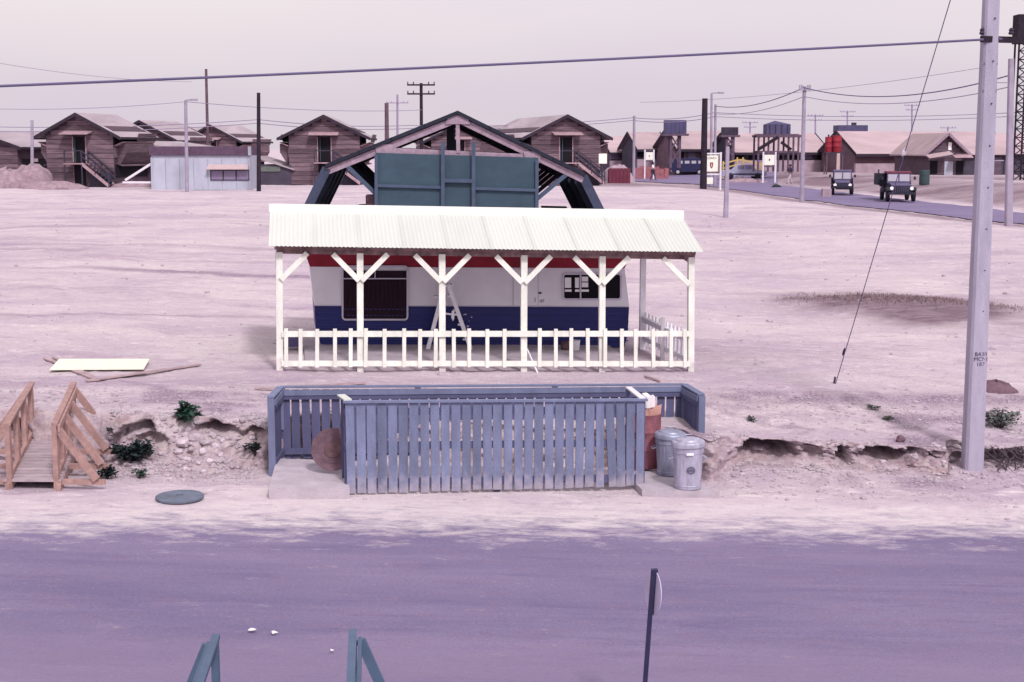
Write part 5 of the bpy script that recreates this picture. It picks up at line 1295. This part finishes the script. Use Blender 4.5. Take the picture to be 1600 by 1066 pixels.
# ================================================================== VEHICLES
def wheel(root, c, r, w, m='black_rubber', hub='army_purple'):
    t = MB().tube([(c[0]-w/2, c[1], c[2]), (c[0]-w/2+.02, c[1], c[2]), (c[0]+w/2-.02, c[1], c[2]), (c[0]+w/2, c[1], c[2])], [r*.9, r, r, r*.9], 18).build('wheel', m, root, world=False)
    s = 1 if c[0] > 0 else -1
    MB().tube([(c[0]+s*(w/2-.01), c[1], c[2]), (c[0]+s*(w/2+.02), c[1], c[2])], r*.55, 12).build('rim', hub, t, world=False)
def jeep(label, px, py, rz, truck):
    p = gp(px, py, .06); root = thing('army_truck' if truck else 'army_jeep', label, 'truck' if truck else 'jeep', p, rz)
    w, L, hh = (1.85, 4.3, 1.02) if truck else (1.55, 3.3, .86)
    r = .42 if truck else .36
    # local: front faces -y
    MB().prism([(0, .52), (L, .52), (L, hh+.15), (L*.36, hh+.15), (L*.34, hh+.08), (.06, hh)], -w*.36, w*.36, 'x').build('body', 'army_paint', root, world=False)
    MB().prism([(.02, hh-.02), (L*.36, hh+.10), (L*.36, hh+.16), (.02, hh+.04)], -w*.33, w*.33, 'x').build('bonnet', 'army_purple', root, world=False)
    g_ = MB().box((0, -.02, hh-.25), (w*.62, .08, .46)).build('grille', 'army_paint', root, world=False)
    for k in range(7): MB().box((-w*.21+w*.07*k, -.07, hh-.25), (.03, .03, .38)).build('grille_bar', 'army_purple', g_, world=False)
    for s in (-1, 1):
        MB().tube([(s*w*.335, -.05, hh-.16), (s*w*.335, -.11, hh-.16)], .115, 16).build('headlight', 'lamp_white', root, world=False)
        MB().prism([(-.10, .70), (.95, .70), (.95, .62), (.80, hh-.10), (.02, hh-.10), (-.10, .74)], s*w*.35, s*w*.5, 'x').build('fender', 'army_paint', root, world=False)
        wheel(root, (s*(w*.5-.12), .45, r), r, .22); wheel(root, (s*(w*.5-.12), L-.75, r), r, .22)
        MB().prism([(L*.62, hh-.15), (L, hh-.15), (L, hh+.28), (L*.62, hh+.28)], s*w*.36, s*w*.5, 'x').build('rear_side', 'army_paint', root, world=False)
        MB().box((s*(w*.5+.10), L*.40, hh+.45), (.14, .05, .2)).build('mirror', 'army_paint', root, world=False)
    MB().box((0, -.22, .55), (w*.9, .12, .18)).build('bumper', 'army_paint', root, world=False)
    ht = hh+.75
    ws = MB().box((0, L*.38, (hh+.14+ht)/2), (w*.80, .05, ht-hh-.14)).build('windscreen', 'army_purple', root, world=False)
    for s in (-1, 1): MB().box((s*w*.195, L*.38-.035, (hh+.2+ht)/2), (w*.34, .02, ht-hh-.30)).build('pane', 'glass_bright', ws, world=False)
    MB().prism([(L*.37, ht), (L*.70, ht+.02), (L*.70, ht+.12), (L*.5, ht+.15), (L*.37, ht+.08)], -w*.42, w*.42, 'x').build('canvas_top', 'army_purple' if not truck else 'maroon_box', root, world=False)
    MB().box((0, L*.70, (hh+ht)/2), (w*.8, .05, ht-hh)).build('cab_back', 'army_paint', root, world=False)
    for s in (-1, 1): MB().box((s*w*.41, L*.66, (hh+ht)/2), (.05, .1, ht-hh)).build('cab_pillar', 'army_paint', root, world=False)
    if truck:
        MB().box((-.25, L*.9, hh+.35), (w*1.05, L*.45, .75)).build('cargo_side', 'army_paint', root, world=False)
        beam('rack_post', 'army_paint', root, (-w*.5-.22, L*.68, hh+.3), (-w*.5-.22, L*.68, hh+1.0), .08, .08, (0,1,0), True)
        MB().box((-w*.5-.05, L*.3, .72), (.3, .8, .2)).build('running_board', 'army_paint', root, world=False)
    return root
jeep('dark army truck with headlights lit up facing us on the far road', 1408, 317, R(-8), True)
jeep('dark army jeep on the far road following the truck', 1316, 306, R(-12), False)
# white box at the roadside
p = gp(1291, 308, .0); tag(block('marker_block', 'far_base', None, (p.x, p.y, p.z+.27), (.62, .5, .62)), 'pale block standing at the roadside left of the jeep', 'block')
# dark trash drum on the bank
p = gp(1444, 289, 0); rt = thing('oil_drum', 'dark green drum on the bank right of the truck', 'drum', p)
MB().lathe([(.36, 0), (.38, .03), (.38, .35), (.40, .37), (.38, .39), (.38, .72), (.40, .74), (.38, .76), (.38, 1.08), (.36, 1.1), (.33, 1.1)], 20, tuple(p)).build('body', 'green_door', rt, smooth=True)
# blue van, seen from its left side
p = gp(1076, 274, .05); vn = thing('van', 'dark blue panel van parked behind the black pole', 'van', p, R(-4))
Lv, Wv, Hv = 3.7, 1.65, 1.78
MB().prism([(-Lv/2, .32), (Lv/2, .32), (Lv/2, 1.0), (Lv/2-.08, Hv-.15), (Lv/2-.3, Hv), (-Lv/2+.45, Hv), (-Lv/2+.2, Hv-.2), (-Lv/2, 1.0)], -Wv/2, Wv/2, 'y').build('body', 'van_blue', vn, world=False)
for k in range(4): block('window', 'glass_bright', vn, (-.95+k*.72, -Wv/2-.01, 1.36), (.50, .03, .30), True)
block('windscreen', 'glass_bright', vn, (-Lv/2+.13, 0, 1.36), (.05, 1.2, .4), True)
for x in (-1.2, 1.1):
    for s in (-1, 1):
        wv_ = MB().tube([(x, s*(Wv/2-.16), .32), (x, s*(Wv/2+.01), .32)], .32, 16).build('wheel', 'black_rubber', vn, world=False)
        MB().tube([(x, s*(Wv/2+.01), .32), (x, s*(Wv/2+.025), .32)], .18, 12).build('hubcap', 'glass_bright', wv_, world=False)
block('bumper', 'glass_bright', vn, (-Lv/2-.05, 0, .42), (.08, Wv, .12), True); block('bumper', 'glass_bright', vn, (Lv/2+.05, 0, .42), (.08, Wv, .12), True)
block('door_seam', 'tank_dark', vn, (.2, -Wv/2-.006, .85), (.02, .02, .9), True)
# pale saloon car half sunk behind the bank
p = gp(1160, 281, .05); cr = thing('saloon_car', 'pale blue saloon car parked behind the heap of dirt', 'car', p, R(3))
Lc, Wc = 4.3, 1.65
MB().prism([(-Lc/2, .3), (Lc/2, .3), (Lc/2, .8), (Lc/2-.9, .92), (-Lc/2+1.0, .92), (-Lc/2+.05, .8)], -Wc/2, Wc/2, 'y').build('body', 'car_pale', cr, world=False)
MB().prism([(-.95, .92), (1.15, .92), (.8, 1.40), (-.45, 1.42)], -Wc/2+.12, Wc/2-.12, 'y').build('cabin', 'car_pale', cr, world=False)
for k, x in enumerate((-.32, .42)): block('window', 'window_pane', cr, (x, -Wc/2+.10, 1.16), (.62, .03, .34), True)
for x in (-1.35, 1.3):
    for s in (-1, 1): MB().tube([(x, s*(Wc/2-.18), .31), (x, s*(Wc/2+.01), .31)], .31, 16).build('wheel', 'black_rubber', cr, world=False)
for x in (-Lc/2-.04, Lc/2+.04): block('bumper', 'glass_bright', cr, (x, 0, .45), (.08, Wc, .12), True)
block('side_strip', 'tank_dark', cr, (0, -Wc/2-.005, .50), (Lc*.8, .02, .14), True)
heap('dirt_heap', 'low ridge of dirt in front of the pale car', 'heap', gp(1162, 286), 2.4, .8, .38, 'earth_heap', 31)
heap('dirt_heap', 'small dark lump of dirt at the edge of the far road', 'heap', gp(1213, 293), .45, .4, .22, 'leaf_dark', 35)

# ================================================================== PEOPLE
def person(label, px, py, h, rz, shirt, trousers, stride, arm):
    p = gp(px, py, .04); root = thing('person', label, 'person', p, rz)
    k = h/1.75
    J = {'pelvis': (0,0,.95), 'chest': (0,.02,1.28), 'neck': (0,0,1.48), 'head': (0,-.02,1.60), 'crown': (0,-.01,1.72)}
    E = [('pelvis','chest'),('chest','neck'),('neck','head'),('head','crown')]
    rad = {'pelvis': .15, 'chest': .17, 'neck': .065, 'head': .105, 'crown': .08}
    for s, nm in ((-1,'l'), (1,'r')):
        st_ = stride*s
        J.update({nm+'hip': (s*.09,0,.88), nm+'knee': (s*.10, -.05-st_*.4, .50), nm+'ankle': (s*.10, -st_*.85, .09), nm+'toe': (s*.11, -st_*.85-.16, .04),
                  nm+'sh': (s*.19,0,1.42), nm+'el': (s*(.24+arm*.1), st_*.3, 1.14), nm+'wr': (s*(.22+arm*.2), st_*.5-.12, .93+arm*.2), nm+'hand': (s*(.22+arm*.2), st_*.5-.2, .86+arm*.22)})
        rad.update({nm+'hip': .10, nm+'knee': .065, nm+'ankle': .045, nm+'toe': .04, nm+'sh': .065, nm+'el': .048, nm+'wr': .034, nm+'hand': .04})
        E += [('pelvis',nm+'hip'),(nm+'hip',nm+'knee'),(nm+'knee',nm+'ankle'),(nm+'ankle',nm+'toe'),('chest',nm+'sh'),(nm+'sh',nm+'el'),(nm+'el',nm+'wr'),(nm+'wr',nm+'hand')]
    names = list(J); idx = {n: i for i, n in enumerate(names)}
    def skin(nm, verts, edges, extra, m, root_v):
        ids = {n: i for i, n in enumerate(verts)}
        me = bpy.data.meshes.new(nm); me.from_pydata([Vector(J[n])*k for n in verts], [(ids[a], ids[b]) for a, b in edges], [])
        o = bpy.data.objects.new(nm, me); C.objects.link(o)
        md = o.modifiers.new('skin', 'SKIN'); 
        if not me.skin_vertices:
            bm = bmesh.new(); bm.from_mesh(me); bm.verts.layers.skin.verify(); bm.to_mesh(me); bm.free()
        for n in verts:
            v = me.skin_vertices[0].data[ids[n]]; rr = (rad[n]+extra)*k; v.radius = (rr, rr); v.use_root = (n == root_v)
        sb = o.modifiers.new('sub', 'SUBSURF'); sb.levels = 2; sb.render_levels = 2
        me.materials.append(MATS[m]); parent_to(o, WM[root.name].copy(), root); return o
    skin('body', names, E, 0, 'skin', 'pelvis')
    up = ['pelvis','chest','lsh','lel','rsh','rel']; skin('shirt', up, [('pelvis','chest'),('chest','lsh'),('lsh','lel'),('chest','rsh'),('rsh','rel')], .022, shirt, 'pelvis')
    lo = ['pelvis','lhip','lknee','lankle','rhip','rknee','rankle']; skin('trousers', lo, [('pelvis','lhip'),('lhip','lknee'),('lknee','lankle'),('pelvis','rhip'),('rhip','rknee'),('rknee','rankle')], .018, trousers, 'pelvis')
    hr = MB().lathe([(.09, -.02), (.118, .03), (.112, .09), (.07, .13), (.01, .145)], 14, (0, .015*k, 1.62*k)); hr.build('hair', 'hair', root, world=False, smooth=True)
person('person in a white shirt and dark trousers walking on the parking yard', 1020, 283, 1.72, R(75), 'shirt_white', 'trouser_dark', .28, .2)
person('person in dark clothes with pale trousers striding along the far road', 1234, 289, 1.72, R(-70), 'shirt_dark', 'trouser_pale', .34, .4)

# ================================================================== PLANTS, STONES, GRASS
def leafy(name, label, p, rx, ry, h, n, m, leaf=.07, seed=1, droop=.3, group='wild plants on the bank', upright=False):
    rr = random.Random(seed); root = thing(name, label, 'plant', p, group=group); mb = MB(); stem = MB()
    for s in range(max(4, n//22)):
        q = rr.uniform(0, 6.28); d = rr.random()**.5; e = Vector((rx*d*math.cos(q), ry*d*math.sin(q), h*(1-.55*d*d)*rr.uniform(.6, 1)))
        mid = e*.5+Vector((0,0,h*.16)); stem.tube([Vector((0,0,-.03)), mid, e], [.008, .006, .003], 5, False)
        for i in range(22):
            t = rr.uniform(.25, 1.05); c = (mid*(2*t) if t < .5 else mid.lerp(e, 2*t-1)) + Vector((rr.gauss(0, rx*.10), rr.gauss(0, ry*.10), rr.gauss(0, h*.08)))
            a_ = rr.uniform(0, 6.28); el = rr.uniform(-droop, .9); d1 = Vector((math.cos(a_)*math.cos(el), math.sin(a_)*math.cos(el), math.sin(el))); sd_ = d1.cross(Vector((rr.gauss(0,.4), rr.gauss(0,.4), 1))).normalized()
            l = leaf*rr.uniform(.6, 1.3); w_ = l*.26; b0 = c
            mb.add([b0, b0+d1*l*.5+sd_*w_, b0+d1*l-Vector((0,0,l*.15)), b0+d1*l*.5-sd_*w_], [(0, 1, 2, 3)])
    mb.build('foliage', m, root, world=False); stem.build('stem', 'twig', root, world=False)
    return root
leafy('bush', 'bright green leafy bush on the lip of the bank hole', gp(288, 659, .0), .24, .2, .27, 440, 'leaf_green', .12, 3)
leafy('bush', 'largest dark green bush in the eroded bank beside the footbridge', gp(206, 720, .0), .34, .28, .36, 800, 'leaf_dark', .10, 5)
leafy('bush', 'dark low plant in the ditch near the footbridge braces', gp(168, 748, .02), .20, .16, .18, 240, 'leaf_dark', .08, 7)
leafy('weed', 'small green weed at the foot of the bank', gp(217, 748, .01), .12, .1, .14, 110, 'leaf_green', .06, 8)
leafy('weed', 'grey green weed against the bank left of the slat enclosure', gp(399, 712, .02), .17, .13, .22, 180, 'leaf_dark', .07, 9)
leafy('weed', 'tiny weed beside the footbridge brace top', gp(178, 676, .01), .14, .10, .08, 80, 'leaf_dark', .05, 10)
leafy('weed', 'small bluish green weed on the gravel, upper one', gp(1365, 640, .0), .12, .12, .08, 100, 'leaf_pale', .06, 11)
leafy('weed', 'small grey green weed on the gravel, lower one', gp(1392, 657, .0), .13, .12, .07, 90, 'leaf_pale', .06, 12)
leafy('weed', 'little grey weed on the sand above the bank cave', gp(1172, 657, .0), .10, .10, .07, 80, 'leaf_pale', .06, 13)
leafy('weed', 'pale green straggling weeds right of the large concrete pole', gp(1563, 668, .0), .45, .4, .35, 420, 'leaf_pale', .09, 14)
# roots hanging in the bank right of the pole
rt_ = thing('root_tangle', 'dark tangle of roots hanging from the bank right of the large pole', 'roots', gp(1570, 700))
for k in range(16):
    x = rng.uniform(7.35, 8.0); y0 = float(lipY(x))-.03; z0 = float(Hup(x, y0)); pts = [Vector((x, y0, z0+.02))]
    for s in range(6): pts.append(pts[-1]+Vector((rng.uniform(-.12, .12), rng.uniform(-.07, .01), -rng.uniform(.03, .11))))
    MB().tube(pts, [.018, .016, .014, .012, .009, .007, .004], 5).build('root', 'twig', rt_)
def rock(name, label, c, s, m='stone', seed=0, group=None):
    bm = bmesh.new(); bmesh.ops.create_icosphere(bm, subdivisions=2, radius=1); rr = random.Random(seed); f = Vector((rr.uniform(.8, 1.3), rr.uniform(.7, 1.1), rr.uniform(.55, .85)))
    for v in bm.verts:
        k = 1+.45*float(fbm(v.co.x*1.3+seed*3.1, v.co.y*1.3+v.co.z*1.9+seed, 3)); v.co = Vector((v.co.x*f.x, v.co.y*f.y, v.co.z*f.z))*k*s
    me = bpy.data.meshes.new(name); bm.to_mesh(me); bm.free(); me.materials.append(MATS[m]); o = bpy.data.objects.new(name, me); C.objects.link(o)
    parent_to(o, Matrix.Translation(c) @ Matrix.Rotation(rr.uniform(0, 6), 4, 'Z'), None); return tag(o, label, 'rock', group)
RL = 'pale rubble stone tumbling down the slope beneath the dark bank hole'
for i, (px, py, s) in enumerate(((287, 692, .10), (308, 687, .11), (322, 692, .08), (300, 703, .07), (318, 707, .08), (336, 698, .07), (280, 706, .06), (348, 690, .06), (293, 718, .06), (310, 724, .055), (328, 722, .06), (305, 737, .06), (318, 738, .05), (345, 712, .05), (289, 734, .05))):
    rock('rubble_stone', RL, gp(px, py, .01), s, 'stone', i, 'rubble stones under the bank hole')
RL2 = 'small loose stone at the foot of the eroded bank on the right'
for i, (px, py, s) in enumerate(((1270, 728, .05), (1210, 735, .04), (1485, 718, .06), (1475, 722, .04), (1290, 712, .04), (1380, 722, .05), (1345, 700, .05), (1160, 742, .05))):
    rock('loose_stone', RL2, gp(px, py, .01), s, 'stone', 50+i, 'loose stones below the bank')
tag(rock('clod', 'x', gp(1407, 690, .03), .085, 'rust_disc', 88), 'dark round clod lodged at the top edge of the bank', 'clod')
# gravel and pebbles: too many to count
mb = MB(); rr = random.Random(5)
ico = bmesh.new(); bmesh.ops.create_icosphere(ico, subdivisions=1, radius=1); iv = [v.co.copy() for v in ico.verts]; ifc = [[v.index for v in f.verts] for f in ico.faces]; ico.free()
def scatter(n, fx, fy, s0, s1):
    k = 0
    while k < n:
        x, y = fx(), fy(); 
        if -3.7 < x < 2.9 and 19.3 < y < 21.9: continue
        k += 1
        z = hz(x, y); s = rr.uniform(s0, s1)*(.5+rr.random()**3); f = (rr.uniform(.7, 1.4), rr.uniform(.7, 1.3), rr.uniform(.4, .8)); q = rr.uniform(0, 6.28); cq, sq = math.cos(q), math.sin(q)
        mb.add([Vector((x+(v.x*f[0]*cq-v.y*f[1]*sq)*s, y+(v.x*f[0]*sq+v.y*f[1]*cq)*s, z+v.z*f[2]*s+.2*s)) for v in iv], ifc)
scatter(1100, lambda: rr.uniform(-8.5, 9.5), lambda: rr.gauss(20.4, .55), .012, .035)
scatter(900, lambda: rr.uniform(2.8, 9.5), lambda: rr.gauss(23.6, .8), .012, .035)
scatter(500, lambda: rr.uniform(-8.5, -2.5), lambda: rr.gauss(22.6, .7), .012, .04)
scatter(500, lambda: rr.uniform(-12, 12), lambda: rr.uniform(22, 34), .01, .03)
scatter(900, lambda: rr.uniform(-6.2, -3.5), lambda: rr.uniform(20.2, 21.7), .015, .05)
scatter(700, lambda: rr.uniform(3.0, 9), lambda: rr.gauss(21.25, .25), .012, .045)
scatter(700, lambda: rr.uniform(-22, 22), lambda: rr.uniform(28, 75), .02, .07)
scatter(160, lambda: rr.uniform(-9, 9), lambda: rr.uniform(18, 20), .008, .02)
tag(mb.build('gravel', 'stone', None), 'scattered pebbles and crumbs of dirt over the bank and sand', 'gravel', kind='stuff')
# dry grass on the brown mound
mb = MB(); k = 0
while k < 2600:
    x = rr.gauss(10.3, 1.7); y = rr.gauss(37.6, .8)-.25*(x-10.3)
    
    if float(mound(np.array(x), np.array(y))) < .22: continue
    k += 1; z = hz(x, y); h = rr.uniform(.02, .09); a_ = rr.uniform(0, 6.28); dx, dy = math.cos(a_)*.012, math.sin(a_)*.012; lx, ly = rr.gauss(0, .05), rr.gauss(0, .05)
    mb.add([(x-dx, y-dy, z-.01), (x+dx, y+dy, z-.01), (x+lx, y+ly, z+h)], [(0, 1, 2)])
tag(mb.build('dry_grass', 'dry_grass', None), 'dry reddish brown grass on the low mound in the field', 'grass', kind='stuff')
p = gp(1556, 610); heap('dirt_heap', 'dark brown dirt heap right of the large concrete pole', 'heap', p, .42, .35, .17, 'rust_disc', 41)
